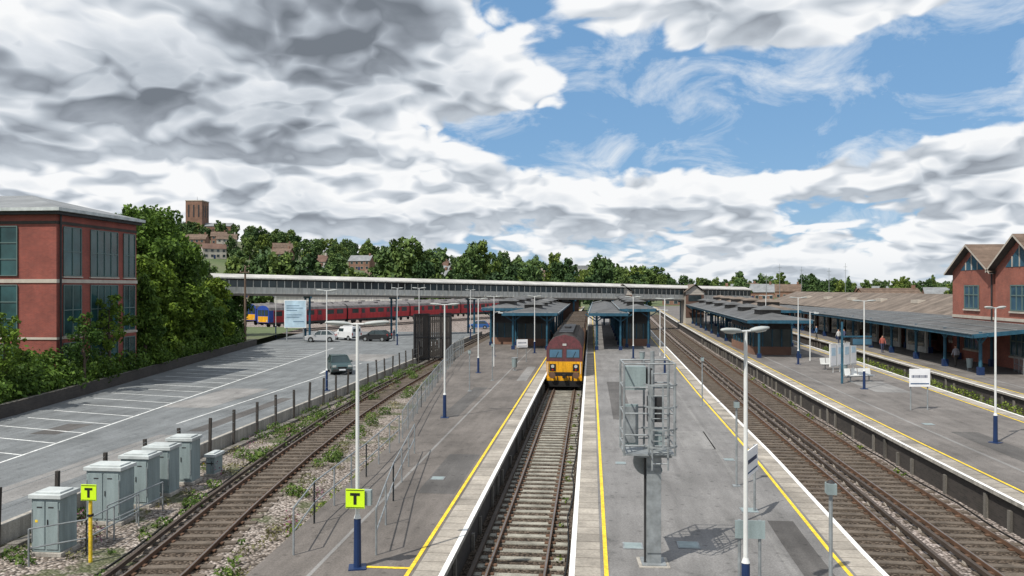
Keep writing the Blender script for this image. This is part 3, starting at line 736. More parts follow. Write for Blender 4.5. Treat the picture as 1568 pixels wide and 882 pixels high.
# ------------------------------------------------------------ cabinets
def cabinet(x,y,w,h,rz):
    o=O('relay_cabinet',(x,y,-.17),rz)
    o.box('plinth','conc',-w/2-.08,w/2+.08,-.45,.45,0,.12)
    o.box('body','grey',-w/2,w/2,-.38,.38,.12,h-.12)
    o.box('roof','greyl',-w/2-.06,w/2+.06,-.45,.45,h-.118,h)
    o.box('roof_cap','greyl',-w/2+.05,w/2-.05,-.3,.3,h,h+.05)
    for sg in (-1,1):
        o.box('doors','grey',sg*.02,sg*(w/2-.05),-.405,-.381,.2,h-.2)
        o.box('vents','dark',sg*w*.2-.08,sg*w*.2+.08,-.412,-.406,h-.38,h-.34)
        o.box('hinges','galv',sg*(w/2-.05),sg*(w/2-.02),-.42,-.4,.4,h-.4)
    o.box('handle','dark',.06,.09,-.43,-.406,h*.5,h*.5+.18); o.box('label','yellow',-.3,-.22,-.412,-.406,h*.55,h*.55+.07)
    o.done(bevel=.012)
for x,y,w,h in ((-15.5,24.6,1.15,1.85),(-15.65,26.6,1.0,1.8),(-15.7,28.1,.95,1.8),(-15.75,29.8,.95,1.8),(-15.3,21.6,.85,1.75),(-15.2,31.2,.35,.9)):
    cabinet(x,y,w,h,random.uniform(-.05,.05))
# ------------------------------------------------------------ railings
def railing(name,pts,h,sp,nr,m='galv',r=.022,z=None,infill=0):
    o=O(name)
    for (a,b) in zip(pts[:-1],pts[1:]):
        a=Vector(a);b=Vector(b);l=(b-a).length;n=max(1,round(l/sp))
        for i in range(n+1):
            p=a.lerp(b,i/n); o.cyl('posts',m,p,p+Vector((0,0,h)),r*1.2,n=6)
        for k in range(nr):
            zz=h*(1-k/nr)
            o.cyl('rails',m,a+Vector((0,0,zz)),b+Vector((0,0,zz)),r,n=6)
        if infill:
            n=int(l/infill)
            for i in range(n): 
                p=a.lerp(b,(i+.5)/n); o.cyl('bars',m,p+Vector((0,0,.1)),p+Vector((0,0,h)),r*.35,n=4)
    return o.done()
railing('handrail',[(-7.2,18.9,.9),(-7.6,21.5,.9),(-7.7,27,.9),(-8,33,.9)],1.15,1.9,2)
railing('handrail',[(-5.2,19.1,.9),(-6.0,24,.9),(-6.9,31,.9)],1.15,2.2,2)
railing('mesh_fence',[(-8.1,34,.9),(-9.2,43,.9),(-10.4,54,.9),(-11.0,60,.9)],1.2,2.2,2,infill=.3)
railing('mesh_fence',[(-11.1,61,.9),(-12.0,70,.9),(-12.6,79,.9)],1.7,2.4,2,infill=.35)
railing('handrail',[(-15.2,20.4,-.2),(-14.2,21.4,-.2),(-14.3,24.2,-.2)],1.05,1.2,2)
railing('handrail',[(-14.6,23,-.2),(-14.5,26,-.2)],1.0,1.5,2)
railing('mesh_fence',[(30.4,57,.9),(32.8,66,.9)],1.3,1.5,2,infill=.2)
railing('mesh_fence',[(31.5,46,.9),(30.4,57,.9)],1.3,1.8,2)
railing('mesh_fence',[(33,60,.9),(39,50,.9)],1.2,1.8,2,infill=.2)
def screen(x,y,w,h,rz):
    o=O('slatted_screen',(x,y,-.1),rz)
    for k in (0,w): o.box('frame_posts','dark',k-.07,k+.07,-.07,.07,0,h)
    for z in (.3,h*.5,h-.1): o.box('frame_rails','dark',.07,w-.07,-.06,-.01,z,z+.12)
    k=.12
    while k<w-.1: o.box('slats','post',k,k+.15,-.005,.03,.2,h-.02+random.uniform(-.03,.03)); k+=.19
    o.done()
screen(-17.6,79,1.9,4.9,.9);screen(-17.2,81.4,2.8,4.7,.3);screen(-16.1,85,1.4,4.8,.8)
# ------------------------------------------------------------ equipment mast
o=O('signal_mast',(1.46,19.2,.9),.05)
o.box('base_plate','galv',-.28,.28,-.28,.28,.021,.05); o.box('concrete_pad','conc',-.36,.36,-.36,.36,-.05,.02)
for sg in (-1,1): o.box('flanges','galv',-.17,.17,sg*.15-.012,sg*.15+.012,.05,2.55)
o.box('web','galv',-.02,.02,-.138,.138,.05,2.55)
o.box('flange_cover','galv',-.165,.165,-.19,-.163,.3,2.3)
o.box('head_plate','galv',-.4,.4,-.3,.3,2.55,2.61)
o.cyl('disc','galv',(-.1,.25,2.35),(-.1,.29,2.35),.34,n=24); o.cyl('disc','grey',(.12,-.02,2.2),(.12,.3,2.2),.1,n=12)
cx0,cx1,cy0,cy1=-.72,.45,-.45,.55
o.box('grating','galv',cx0,cx1,cy0,cy1,2.62,2.66)
for x in (cx0,cx1,-.15):
    for y in (cy0,cy1):
        o.cyl('cage_posts','galv',(x,y,2.62),(x,y,4.75),.026,n=6)
for z in (2.85,3.1,3.6,4.2,4.75):
    for a,b in (((cx0,cy0),(cx1,cy0)),((cx0,cy1),(cx1,cy1)),((cx0,cy0),(cx0,cy1)),((cx1,cy0),(cx1,cy1))):
        o.cyl('cage_rails','galv',(a[0],a[1],z),(b[0],b[1],z),.02,n=6)
for x in (-.08,.28): o.cyl('ladder_stiles','galv',(x,-.5,2.3),(x,-.5,4.6),.024,n=6)
for k in range(9): o.cyl('ladder_rungs','galv',(-.08,-.5,2.45+k*.26),(.28,-.5,2.45+k*.26),.014,n=5)
for z in (2.9,3.3,3.8,4.3):
    pts=[(.1+.38*math.cos(t),-.55-.42*math.sin(t),z) for t in np.linspace(0,math.pi,9)]
    for a,b in zip(pts[:-1],pts[1:]): o.beam('ladder_hoops','galv',a,b,.012,.04)
for k in (2,4,6):
    t=k*math.pi/8; o.beam('hoop_straps','galv',(.1+.38*math.cos(t),-.55-.42*math.sin(t),2.9),(.1+.38*math.cos(t),-.55-.42*math.sin(t),4.3),.04,.012)
o.box('signal_head_back','grey',-.68,-.18,-.1,.2,4.1,4.65); o.box('signal_head_hood','dark',-.175,-.02,.0,.35,4.2,4.6)
o.box('equipment_panel','grey',-.68,-.35,-.05,.05,2.8,3.75); o.box('panel_door','galv',-.66,-.37,-.07,-.052,2.85,3.7)
o.box('equipment_boxes','dark',-.1,.25,.15,.4,3.3,3.9); o.box('equipment_boxes','grey',.0,.3,.2,.45,2.7,3.1)
o.cyl('signal_pipe','galv',(.0,.1,2.62),(.0,.1,5.0),.05,n=10)
o.cyl('conduit','dark',(-.2,-.1,.05),(-.2,-.1,2.6),.025,n=6)
o.done()
def spost(x,y,h):
    o=O('loudspeaker_post',(x,y,.9)); o.cyl('post','galv',(0,0,0),(0,0,h),.035,n=8); o.box('speaker','grey',-.08,.08,-.1,.08,h-.02,h+.17); o.cyl('cap','dark',(0,0,h+.17),(0,0,h+.22),.08,.03); o.box('base','galv',-.12,.12,-.12,.12,0,.03); o.done()
spost(4.2,14.6,2.9);spost(4.75,26.9,2.6);spost(-6.9,56,2.4);spost(-7.6,50,2.4);spost(6.1,45,2.5)
def ssign(x,y,w,h,z,rz,back=False,name='station_name_sign'):
    o=O(name,(x,y,.9),rz)
    for k in (-w/2+.1,w/2-.1): o.cyl('posts','galv',(k,.04,0),(k,.04,z+h),.035,n=8)
    o.box('panel','grey' if back else 'sign',-w/2,w/2,-.03,0,z,z+h)
    if not back:
        o.box('blue_band','blue',-w/2+.06,w/2-.06,-.036,-.031,z+h*.14,z+h*.2)
        k=-w/2+.12
        while k<w/2-.15:
            ww=random.uniform(.025,.05); o.box('lettering','blued',k,k+ww,-.036,-.031,z+h*.5,z+h*.65); k+=ww+.03
    o.done()
ssign(4.55,23.4,1.3,.75,1.2,1.15); ssign(3.35,17.4,.62,.38,1.2,0,True,'notice_board')
ssign(17.4,44.6,1.1,.95,1.25,.1); ssign(-6.0,70,1,.7,1.3,.4)
def bin_(x,y):
    o=O('litter_bin',(x,y,.9)); o.cyl('hoop','galv',(0,0,.95),(0,0,1.0),.26,.26,14); o.cyl('bag','grey',(0,0,.25),(0,0,.949),.18,.24,12); o.cyl('stand','galv',(0,.28,0),(0,.28,1.0),.03,n=8); o.box('foot','galv',-.15,.15,-.1,.35,0,.03); o.done()
bin_(-6.0,63);bin_(4.4,70);bin_(18.2,60);bin_(29.5,66)
def cctv(x,y,h):
    o=O('cctv_post',(x,y,.9)); o.cyl('post','lampw',(0,0,0),(0,0,h),.05,.04,n=8); o.cyl('arm','lampw',(0,0,h-.1),(.5,0,h-.05),.02,n=6); o.box('camera_body','greyl',.35,.75,-.06,.06,h-.2,h-.08); o.done()
cctv(-8,66,4.6);cctv(19.5,74,4.4);cctv(6.6,78,4.5)
o=O('poster_board',(18.2,63.5,.9),.75)
for k in range(4):
    o.box('frames','lampw',k*.95,k*.95+.88,-.05,.05,.45,2.2); o.box('posters','sign',k*.95+.07,k*.95+.81,-.06,-.052,.55,2.1)
    o.box('poster_print','signb',k*.95+.15,k*.95+.7,-.066,-.061,1.3+.1*(k%2),1.9); o.cyl('legs','lampw',(k*.95+.44,0,0),(k*.95+.44,0,.45),.04,n=6)
o.done()
def bench(x,y,rz):
    o=O('platform_bench',(x,y,.9),rz)
    for k in range(4): o.box('seat_shells','lampw',k*.52,k*.52+.46,-.25,.2,.42,.47); o.poly('seat_backs','lampw',[(k*.52,.2,.45),(k*.52+.46,.2,.45),(k*.52+.46,.3,.9),(k*.52,.3,.9)],[(0,1,2,3)])
    o.box('beam','galv',0,2.05,-.03,.03,.34,.41)
    for k in (.3,1.75): o.box('legs','galv',k-.03,k+.03,-.03,.03,0,.34); o.box('feet','galv',k-.04,k+.04,-.25,.25,0,.03)
    o.done()
bench(17.6,57.5,.3); bench(18.3,66,.3)
o=O('information_screen',(17.0,56.5,.9),.1); o.cyl('post','blueg',(0,0,0),(0,0,4.2),.08,n=8); o.beam('arm','blueg',(-.1,0,3.2),(2.0,0,3.2),.08,.1); o.box('screen','dark',.6,2.0,-.15,.15,2.6,3.1); o.box('screen_face','glassb',.66,1.94,-.16,-.152,2.66,3.04); o.done()
o=O('billboard',(-40.5,103,.2),.12)
for k in (.3,2.5): o.box('legs','galv',k-.07,k+.07,.03,.17,0,5)
o.box('panel','sign',0,2.9,-.05,.03,1.9,5.6); o.box('print','signb',.08,2.82,-.062,-.052,1.98,5.52)
for z,a,b in ((4.8,.3,2.0),(4.5,.3,2.5),(4.2,.3,1.7),(3.6,.3,2.3),(3.3,.3,2.0),(2.7,1.2,2.6)): o.box('lettering','blue',a,b,-.07,-.063,z,z+.07)
o.done()
o=O('wooden_pole',(-41,92,0)); o.cyl('pole','wood',(0,0,0),(0,0,9.9),.16,.11,10); o.box('crossarm','wood',-.6,.6,-.2,-.11,9.2,9.32); o.cyl('insulators','stone',(-.5,-.15,9.32),(-.5,-.15,9.5),.05,n=6); o.cyl('insulators','stone',(.5,-.15,9.32),(.5,-.15,9.5),.05,n=6); o.done()
for x,y,h in ((90,395,19),(104,410,18),(100,350,16),(128,420,20),(70,330,13)):
    o=O('radio_mast',(x,y,0)); o.cyl('mast','galv',(0,0,0),(0,0,h),.16,.07,n=6)
    for z in (h*.8,h*.9): o.box('aerials','galv',-.9,.9,-.05,.05,z,z+.15)
    o.done()
# ------------------------------------------------------------ locomotive
def loco():
    o=O('diesel_locomotive',(-1.95,59.0,0))
    prof=[(-1.28,.85),(-1.32,2.0),(-1.32,2.95),(-1.12,3.4),(-.7,3.74),(0,3.9),(.7,3.74),(1.12,3.4),(1.32,2.95),(1.32,2.0),(1.28,.85)]
    yf=lambda z:max(0,z-2.0)*.42+max(0,z-2.95)*.5
    n=len(prof)
    vs=[(x,yf(z),z) for x,z in prof]+[(x,20.5,z) for x,z in prof]
    o.poly('body_sides','maroon',vs,[(0,n,n+1,1),(1,n+1,n+2,2),(8,n+8,n+9,9),(9,n+9,n+10,10)])
    o.poly('roof','locor',vs,[(i,n+i,n+i+1,i+1) for i in range(2,8)])
    o.poly('nose','locoy',[vs[0],vs[1],vs[9],vs[10]],[(0,3,2,1)])
    o.poly('cab_front','maroon',[vs[1],vs[2],vs[8],vs[9]],[(0,3,2,1)])
    o.poly('cab_brow','maroon',vs[2:9],[tuple(reversed(range(7)))])
    o.poly('rear','maroon',vs[n:],[tuple(range(n))])
    for s_ in (-1.325,1.325): o.poly('gold_band','locoy',[(s_,1.5,1.7),(s_,20,1.7),(s_,20,2.2),(s_,1.5,2.2)],[(0,1,2,3)])
    def fr(x0,x1,z0,z1,d): return [(x0,yf(z0)-d,z0),(x1,yf(z0)-d,z0),(x1,yf(z1)-d,z1),(x0,yf(z1)-d,z1)]
    for a,b in ((-1.08,-.18),(.18,1.08)):
        o.poly('windscreen_frames','black',fr(a-.05,b+.05,2.24,2.9,.008),[(0,1,2,3)])
        o.poly('windscreens','glassb',fr(a,b,2.3,2.84,.014),[(0,1,2,3)])
        o.beam('wipers','black',((a+b)/2,yf(2.3)-.04,2.3),((a+b)/2+.2,yf(2.7)-.04,2.7),.02,.02)
    o.box('lamp_panel','lens',-.14,.14,.5,.62,3.12,3.27) ; o.box('marker_board','black',-1.1,1.1,-.02,-.003,.95,1.22)
    for sg in (-1,1):
        o.box('light_clusters','black',sg*.62,sg*1.08,-.03,-.003,1.3,1.82)
        o.cyl('headlights','lens',(sg*.85,-.08,1.65),(sg*.85,-.031,1.65),.12,n=14); o.cyl('tail_lights','lampr',(sg*.85,-.06,1.4),(sg*.85,-.031,1.4),.06,n=10)
        o.cyl('buffer_shanks','black',(sg*.86,-.05,1.05),(sg*.86,-.5,1.05),.1,n=10); o.cyl('buffer_heads','rail',(sg*.86,-.5,1.05),(sg*.86,-.56,1.05),.24,n=16)
        o.box('side_doors','black',sg*1.322,sg*1.335,1.4,2.0,1.2,2.95); o.box('side_windows','glass',sg*1.322,sg*1.336,.9,1.35,2.2,2.8)
        o.beam('handrails','lampw',(sg*1.2,-.06,1.1),(sg*1.2,-.06,1.95),.03,.03)
    o.box('buffer_beam','locoy',-1.3,1.3,-.06,1.0,.6,.849); o.box('buffer_beam_lower','black',-1.28,1.28,-.05,1.0,.4,.599)
    o.box('snowplough','black',-1.15,1.15,-.25,-.061,.18,.55)
    o.box('coupling','black',-.12,.12,-.6,-.062,.85,1.1)
    for k in (-.5,.35,.6): o.cyl('brake_hoses','black',(k,-.12,1.0),(k,-.2,.45),.035,n=6)
    o.box('underframe','black',-1.2,1.2,1.0,20.4,.5,.848)
    for y0 in (1.4,3.3,5.2,14.4,16.2,18.2):
        for sg in (-1,1): o.cyl('wheels','black',(sg*.8,y0,.5),(sg*.68,y0,.5),.5,n=16)
    for y0 in (.9,13.8): 
        for sg in (-1,1): o.box('bogie_frames','black',sg*.95,sg*1.15,y0,y0+5,.35,.8)
    o.box('fuel_tank','black',-1.15,1.15,7.5,12.5,.25,.5)
    for k in range(6): o.box('roof_grilles','dark',-.55,.55,4+k*2.4,5.8+k*2.4,3.74,3.96)
    o.cyl('exhaust','dark',(0,10,3.9),(0,10,4.1),.3,n=12)
    for y0 in np.arange(2.5,20,1.6): o.box('roof_ribs','dark',-.9,.9,y0,y0+.06,3.64,3.84)
    o.done(smooth=('roof',))
loco()
for k in range(4):
    o=O('freight_wagon',(-1.95,81+k*14.6,0))
    o.prism('hopper','tiled',[(-1.2,1.2),(1.2,1.2),(1.35,3.3),(-1.35,3.3)],0,14); o.box('load','ballastd',-1.25,1.25,.2,13.8,3.301,3.45)
    o.box('chassis','black',-1.2,1.2,0,14,.8,1.19)
    for y0 in (1.5,3.3,10.8,12.6):
        for sg in (-1,1): o.cyl('wheels','black',(sg*.8,y0,.45),(sg*.68,y0,.45),.45,n=14)
    for y0 in np.arange(0,14.1,2): 
        for sg in (-1,1): o.beam('side_ribs','rail',(sg*1.22,y0,1.2),(sg*1.38,y0,3.3),.08,.08)
    o.done()
# ------------------------------------------------------------ red train
def railcar(x,y,rz,front=False,zb=.75):
    o=O('commuter_train_carriage',(x,y,zb),rz); Lc=19.6
    prof=[(-1.3,.9),(-1.38,1.8),(-1.36,2.9),(-1.2,3.35),(-.7,3.65),(0,3.75),(.7,3.65),(1.2,3.35),(1.36,2.9),(1.38,1.8),(1.3,.9)]; n=len(prof)
    vs=[(x_,0,z) for x_,z in prof]+[(x_,Lc,z) for x_,z in prof]
    o.poly('body','red',vs,[(0,n,n+1,1),(1,n+1,n+2,2),(8,n+8,n+9,9),(9,n+9,n+10,10)])
    o.poly('roof','troof',vs,[(i,n+i,n+i+1,i+1) for i in range(2,8)])
    o.poly('end','trainb' if front else 'dark',vs[:n],[tuple(reversed(range(n)))]); o.poly('end_rear','dark',vs[n:],[tuple(range(n))])
    if front:
        o.box('yellow_panel','locoy',-1.1,1.1,-.03,-.003,1.0,1.95); 
        for a,b in ((-1.15,-.45),(-.3,.3),(.45,1.15)): o.box('cab_windows','glass',a,b,-.04,-.004,2.1,3.0)
        for sg in (-1,1): o.box('blue_cab_side','trainb',sg*1.385,sg*1.39,.0,1.0,.95,2.9); o.cyl('lights','lens',(sg*.9,-.06,1.2),(sg*.9,-.03,1.2),.12,n=10)
    for sg in (-1,1):
        for k in range(7):
            y0=1.2+k*2.6
            if k%3==1: o.box('doors','redd',sg*1.386,sg*1.392,y0,y0+1.3,1.0,2.9); o.box('door_glass','glass',sg*1.393,sg*1.398,y0+.2,y0+1.1,1.9,2.7)
            else: o.box('windows','glass',sg*1.386,sg*1.396,y0,y0+1.8,1.95,2.75)
        o.box('solebar','dark',sg*1.1,sg*1.29,.2,Lc-.2,.6,.899)
        for y0 in (2,4.4,15,17.4): o.cyl('wheels','black',(sg*.8,y0,.42),(sg*.68,y0,.42),.42,n=14)
    for y0 in (6,9,12): o.box('underfloor_boxes','dark',-1.1,1.1,y0,y0+2,.3,.899)
    for y0 in (4,9,14): o.box('roof_vents','troof',-.4,.4,y0,y0+1.2,3.7,3.9)
    o.done()
dx,dy=22/57.4,53/57.4
hd=math.atan2(-dx,dy)
for k in range(6): railcar(-54+dx*20*k,128+dy*20*k,hd,k==0)
for k in range(5): railcar(-57.5+dx*20*k,131+dy*20*k,hd,k==0,1.0)
# ------------------------------------------------------------ cars
def car(name,paint,x,y,rz,van=False,Lg=4.0,W=1.7,H=1.45,z=.305):
    o=O(name,(x,y,z),rz)
    if paint[0] not in M: M[paint[0]]=mat(paint[0],paint[1],.28,metal=.2,var=.04,spec=.6)
    p=paint[0]
    h=Lg/2
    if van: low=[(-h,.35),(h,.35),(h,.75),(h-.15,.95),(h-.9,1.15),(-h,1.15)]; cab=[(-h+.02,1.15),(h-.9,1.15),(h-1.5,H+.35),(-h+.1,H+.4)]
    else: low=[(-h,.4),(-h+.1,.25),(h-.1,.25),(h,.4),(h-.03,.68),(h-.35,.82),(h-1.0,.93),(-h+.25,.95),(-h+.02,.85)]; cab=[(-h+.2,.95),(h-1.0,.93),(h-1.65,H-.04),(h-2.2,H),(-h+.85,H-.02)]
    def shell(part,m,prof,w0,w1):
        zs=[z for _,z in prof]; zmin,zmax=min(zs),max(zs); n=len(prof)
        ww=lambda z:w0+(w1-w0)*(z-zmin)/(zmax-zmin)
        vs=[(-ww(z),y,z) for y,z in prof]+[(ww(z),y,z) for y,z in prof]
        o.poly(part,m,vs,[tuple(range(n)),tuple(reversed(range(n,2*n)))]+[(i,n+i,n+(i+1)%n,(i+1)%n) for i in range(n)])
    shell('body',p,low,W/2,W/2-.03)
    shell('greenhouse','glass' if not van else p,cab,W/2-.05,W/2-.22)
    if not van:
        o.box('roof',p,-(W/2-.2),(W/2-.2),-h+.86,h-1.72,H-.015,H+.02)
        for sg in (-1,1):
            for (ya,za),(yb,zb) in (((-h+.22,.95),(-h+.85,H)),((h-1.02,.93),(h-1.66,H-.03)),((-.1,.94),(-.15,H))):
                o.beam('pillars',p,(sg*(W/2-.045),ya,za),(sg*(W/2-.21),yb,zb),.06,.07)
    else:
        o.poly('windscreen','glass',[(-W/2+.12,h-.93,1.2),(W/2-.12,h-.93,1.2),(W/2-.25,h-1.43,H+.27),(-W/2+.25,h-1.43,H+.27)],[(0,1,2,3)])
        for sg in (-1,1): o.box('side_windows','glass',sg*(W/2-.13),sg*(W/2-.03),h-2.3,h-1.35,1.2,1.62)
        o.box('rear_windows','glass',-W/2+.3,W/2-.3,-h-.005,-h+.1,1.2,1.6)
    for sg in (-1,1):
        for yy in (-h+.75,h-.8):
            o.cyl('wheel_arches','black',(sg*(W/2-.18),yy,.33),(sg*(W/2+.004),yy,.33),.36,n=18)
            o.cyl('tyres','rubber',(sg*(W/2-.17),yy,.3),(sg*(W/2+.012),yy,.3),.3,n=18); o.cyl('hubcaps','galv',(sg*(W/2+.0),yy,.3),(sg*(W/2+.018),yy,.3),.19,n=14)
        o.box('headlights','lens',sg*(W/2-.38),sg*(W/2-.08),h-.2,h-.0,.62,.78); o.box('tail_lights','lampr',sg*(W/2-.22),sg*(W/2-.05),-h-.01,-h+.1,.7,1.0)
        o.box('mirrors',p,sg*(W/2-.02),sg*(W/2+.14),h-1.35,h-1.2,.95,1.08)
    o.box('bumper','dark',-W/2+.1,W/2-.1,h-.02,h+.04,.32,.5); o.box('rear_bumper','dark',-W/2+.1,W/2-.1,-h-.04,-h+.02,.35,.55)
    o.box('grille','black',-.35,.35,h-.03,h+.012,.55,.68); o.box('number_plates','sign',-.26,.26,-h-.05,-h-.041,.5,.61); o.box('number_plates','sign',-.26,.26,h+.041,h+.05,.38,.49)
    o.done(bevel=.02)
car('parked_car',('paint_dark_green',(.04,.07,.07)),-21.0,65.5,R(205))
car('parked_car',('paint_silver',(.45,.46,.47)),-35.5,103,R(100))
car('parked_van',('paint_white',(.7,.71,.72)),-33.2,107,R(55),True,4.2,1.75,1.5)
car('parked_car',('paint_black',(.03,.032,.035)),-28.6,105,R(80))
car('parked_car',('paint_blue',(.03,.1,.3)),-20.6,146,R(95),z=-.1)
car('parked_car',('paint_silver',(.45,.46,.47)),-18.8,92,R(20))
car('parked_car',('paint_white',(.7,.71,.72)),-36.5,118,R(20))
# ------------------------------------------------------------ people
def person(x,y,z,rz,shirt,trous,hair,walk=.15):
    nm='person'
    pts=[(0,0,.95),(0,0,1.15),(0,0,1.38),(0,0,1.5),(0,.01,1.6),(0,.015,1.72)]
    rad=[.15,.135,.16,.055,.095,.085]
    ed=[(0,1),(1,2),(2,3),(3,4),(4,5)]
    for sg in (-1,1):
        w=walk*sg; i=len(pts)
        pts+=[(sg*.1,0,.88),(sg*.1,w*.5,.5),(sg*.1,w*.9-.03,.09),(sg*.1,w*.9+.14,.04)]; rad+=[.095,.062,.045,.04]; ed+=[(0,i),(i,i+1),(i+1,i+2),(i+2,i+3)]
        i=len(pts)
        pts+=[(sg*.19,0,1.4),(sg*.25,-w*.4,1.13),(sg*.25,-w*.7+.1,.9),(sg*.25,-w*.7+.13,.82)]; rad+=[.06,.045,.034,.035]; ed+=[(2,i),(i,i+1),(i+1,i+2),(i+2,i+3)]
        for q in range(5):
            j=len(pts); pts+=[(sg*(.235+.0),-w*.7+.1+q*.017,.77-(.01 if 0<q<4 else -.01)),(sg*.225,-w*.7+.105+q*.018,.735+(.02 if q in (0,4) else 0))]; rad+=[.009,.008]; ed+=[(i+3,j),(j,j+1)]
    pts.append((0,.115,1.61)); rad.append(.014); ed.append((4,len(pts)-1))
    me=bpy.data.meshes.new('person'); me.from_pydata(pts,ed,[])
    ob=bpy.data.objects.new(nm,me); COL.objects.link(ob)
    md=ob.modifiers.new('skin','SKIN')
    lay=me.skin_vertices[0].data if len(me.skin_vertices) else None
    if lay:
        for i,r in enumerate(rad): lay[i].radius=(r*(1.25 if i in(0,1,2) else 1),r*(.8 if i in (0,1,2) else 1)); 
        lay[0].use_root=True
    s=ob.modifiers.new('s','SUBSURF'); s.levels=1; s.render_levels=1; md.use_smooth_shade=True
    m=bpy.data.materials.new('clothing'); t=nt(m); tc=N(t,'ShaderNodeTexCoord'); sp=N(t,'ShaderNodeSeparateXYZ'); L(t,tc.outputs['Object'],sp.inputs[0])
    f=math_(t,'DIVIDE',sp.outputs[2],1.85)
    n=N(t,'ShaderNodeValToRGB'); n.color_ramp.interpolation='CONSTANT'; e=n.color_ramp.elements
    st=[(0,(.02,.02,.02)),(.04,trous),(.5,shirt),(.81,(.42,.24,.17)),(.905,hair)]
    while len(e)<5:e.new(.5)
    for i,(p,c) in enumerate(st): e[i].position=p; e[i].color=(*c,1)
    L(t,f,n.inputs[0]); L(t,n.outputs[0],t.nodes['Principled BSDF'].inputs['Base Color']); t.nodes['Principled BSDF'].inputs['Roughness'].default_value=.8
    me.materials.append(m); ob.location=(x,y,z); ob.rotation_euler=(0,0,rz)
for a in ((28.5,96,.9,.4,(.5,.5,.5),(.03,.04,.08),(.05,.03,.02)),(29.4,97,.9,2,(.05,.06,.12),(.05,.05,.05),(.04,.03,.02)),(29.2,84,.9,3.1,(.3,.08,.06),(.04,.05,.1),(.1,.06,.03)),
          (30.2,70,.9,.2,(.4,.4,.45),(.08,.07,.06),(.03,.02,.02)),(-26.4,106,.3,1.5,(.06,.07,.1),(.04,.04,.06),(.04,.03,.02)),(-4.6,92,.9,0,(.05,.05,.06),(.03,.03,.04),(.05,.04,.03)),(28.2,104,.9,1,(.1,.2,.35),(.05,.05,.05),(.05,.04,.03))):
    person(*a)
# ------------------------------------------------------------ world
w=bpy.data.worlds.new('World'); scene.world=w; w.use_nodes=True; t=w.node_tree
bg=t.nodes['Background']; STR=.1; bg.inputs[1].default_value=STR
sky=N(t,'ShaderNodeTexSky',sky_type='NISHITA'); sky.sun_disc=False; sky.sun_elevation=R(54); sky.sun_rotation=R(221); sky.altitude=60; sky.air_density=1; sky.dust_density=.6; sky.ozone_density=2
tc=N(t,'ShaderNodeTexCoord'); G=tc.outputs['Generated']; sp=N(t,'ShaderNodeSeparateXYZ'); L(t,G,sp.inputs[0])
z=math_(t,'ADD',math_(t,'MAXIMUM',sp.outputs[2],0),.32)
cb=N(t,'ShaderNodeCombineXYZ'); L(t,math_(t,'DIVIDE',sp.outputs[0],z),cb.inputs[0]); L(t,math_(t,'DIVIDE',sp.outputs[1],z),cb.inputs[1])
def vscale(v,k,off=(0,0,0)):
    m_=N(t,'ShaderNodeMapping'); m_.inputs['Scale'].default_value=(k,k,k); m_.inputs['Location'].default_value=off; L(t,v,m_.inputs[0]); return m_.outputs[0]
OFF=(3.1,1.7,.0)
wn=N(t,'ShaderNodeTexNoise',noise_dimensions='2D'); wn.inputs['Scale'].default_value=3.5; wn.inputs['Detail'].default_value=2; L(t,cb.outputs[0],wn.inputs['Vector'])
wv=N(t,'ShaderNodeVectorMath',operation='MULTIPLY_ADD'); L(t,wn.outputs['Color'],wv.inputs[0]); wv.inputs[1].default_value=(.14,.14,0); L(t,cb.outputs[0],wv.inputs[2]); PB=wv.outputs[0]
SC=2.3
def field(k,det):
    P=vscale(PB,k,OFF)
    a=noise(t,P,SC,det,.52,dim='2D')
    # billow: rounded lumps with creases between them
    b=noise(t,P,6.5,min(det,2),.5,dim='2D')
    b=math_(t,'ABSOLUTE',math_(t,'SUBTRACT',b,.5))
    b=math_(t,'MULTIPLY',math_(t,'SUBTRACT',b,.08),.5)
    return math_(t,'ADD',a,b)
nA=field(1.0,7); sA=field(1.0,2); sB=field(.965,2)
def blob(az,el,rad,amp,ks=2.4):
    a=R(az);e=R(el); v=(math.sin(a)*math.cos(e),math.cos(a)*math.cos(e),math.sin(e))
    s=N(t,'ShaderNodeVectorMath',operation='SUBTRACT'); L(t,G,s.inputs[0]); s.inputs[1].default_value=v
    m_=N(t,'ShaderNodeVectorMath',operation='MULTIPLY'); L(t,s.outputs[0],m_.inputs[0]); m_.inputs[1].default_value=(1,1,ks)
    ln=N(t,'ShaderNodeVectorMath',operation='LENGTH'); L(t,m_.outputs[0],ln.inputs[0])
    q=N(t,'ShaderNodeMapRange',interpolation_type='SMOOTHSTEP'); L(t,ln.outputs[1],q.inputs[0]); q.inputs[1].default_value=0; q.inputs[2].default_value=rad; q.inputs[3].default_value=amp; q.inputs[4].default_value=0
    return q.outputs[0]
# clear gaps and cloud banks by azimuth / elevation (degrees, azimuth from north-up +Y)
bias=None
for az,el,rad,amp in ((-5.3,10.5,.17,-.24),(-.2,10.8,.18,-.24),(4.8,9.7,.14,-.2),(9.6,12.8,.18,-.2),(15.1,11.8,.24,-.26),(21,12.6,.26,-.28),(25.2,13.2,.23,-.24),(-.2,15.7,.16,-.14),(26,15.7,.14,-.2),(7,14.8,.14,-.12),
     (-20.8,15.3,.55,.22),(-34,11.6,.45,.08),(13,18,.28,.14),(-6.7,7,.12,.1),(15,7.2,.14,.16),(23.8,8.2,.17,.18),(6.9,11.3,.09,.2),(-27,7,.44,.08),(9.6,5.2,.11,-.06),(-13.2,11.4,.11,-.1),(-23,3.5,.15,-.08)):
    b_=blob(az,el,rad,amp); bias=b_ if bias is None else math_(t,'ADD',bias,b_)
dens=math_(t,'ADD',nA,bias)
cov=N(t,'ShaderNodeMapRange',interpolation_type='SMOOTHSTEP'); L(t,dens,cov.inputs[0]); cov.inputs[1].default_value=.39; cov.inputs[2].default_value=.475
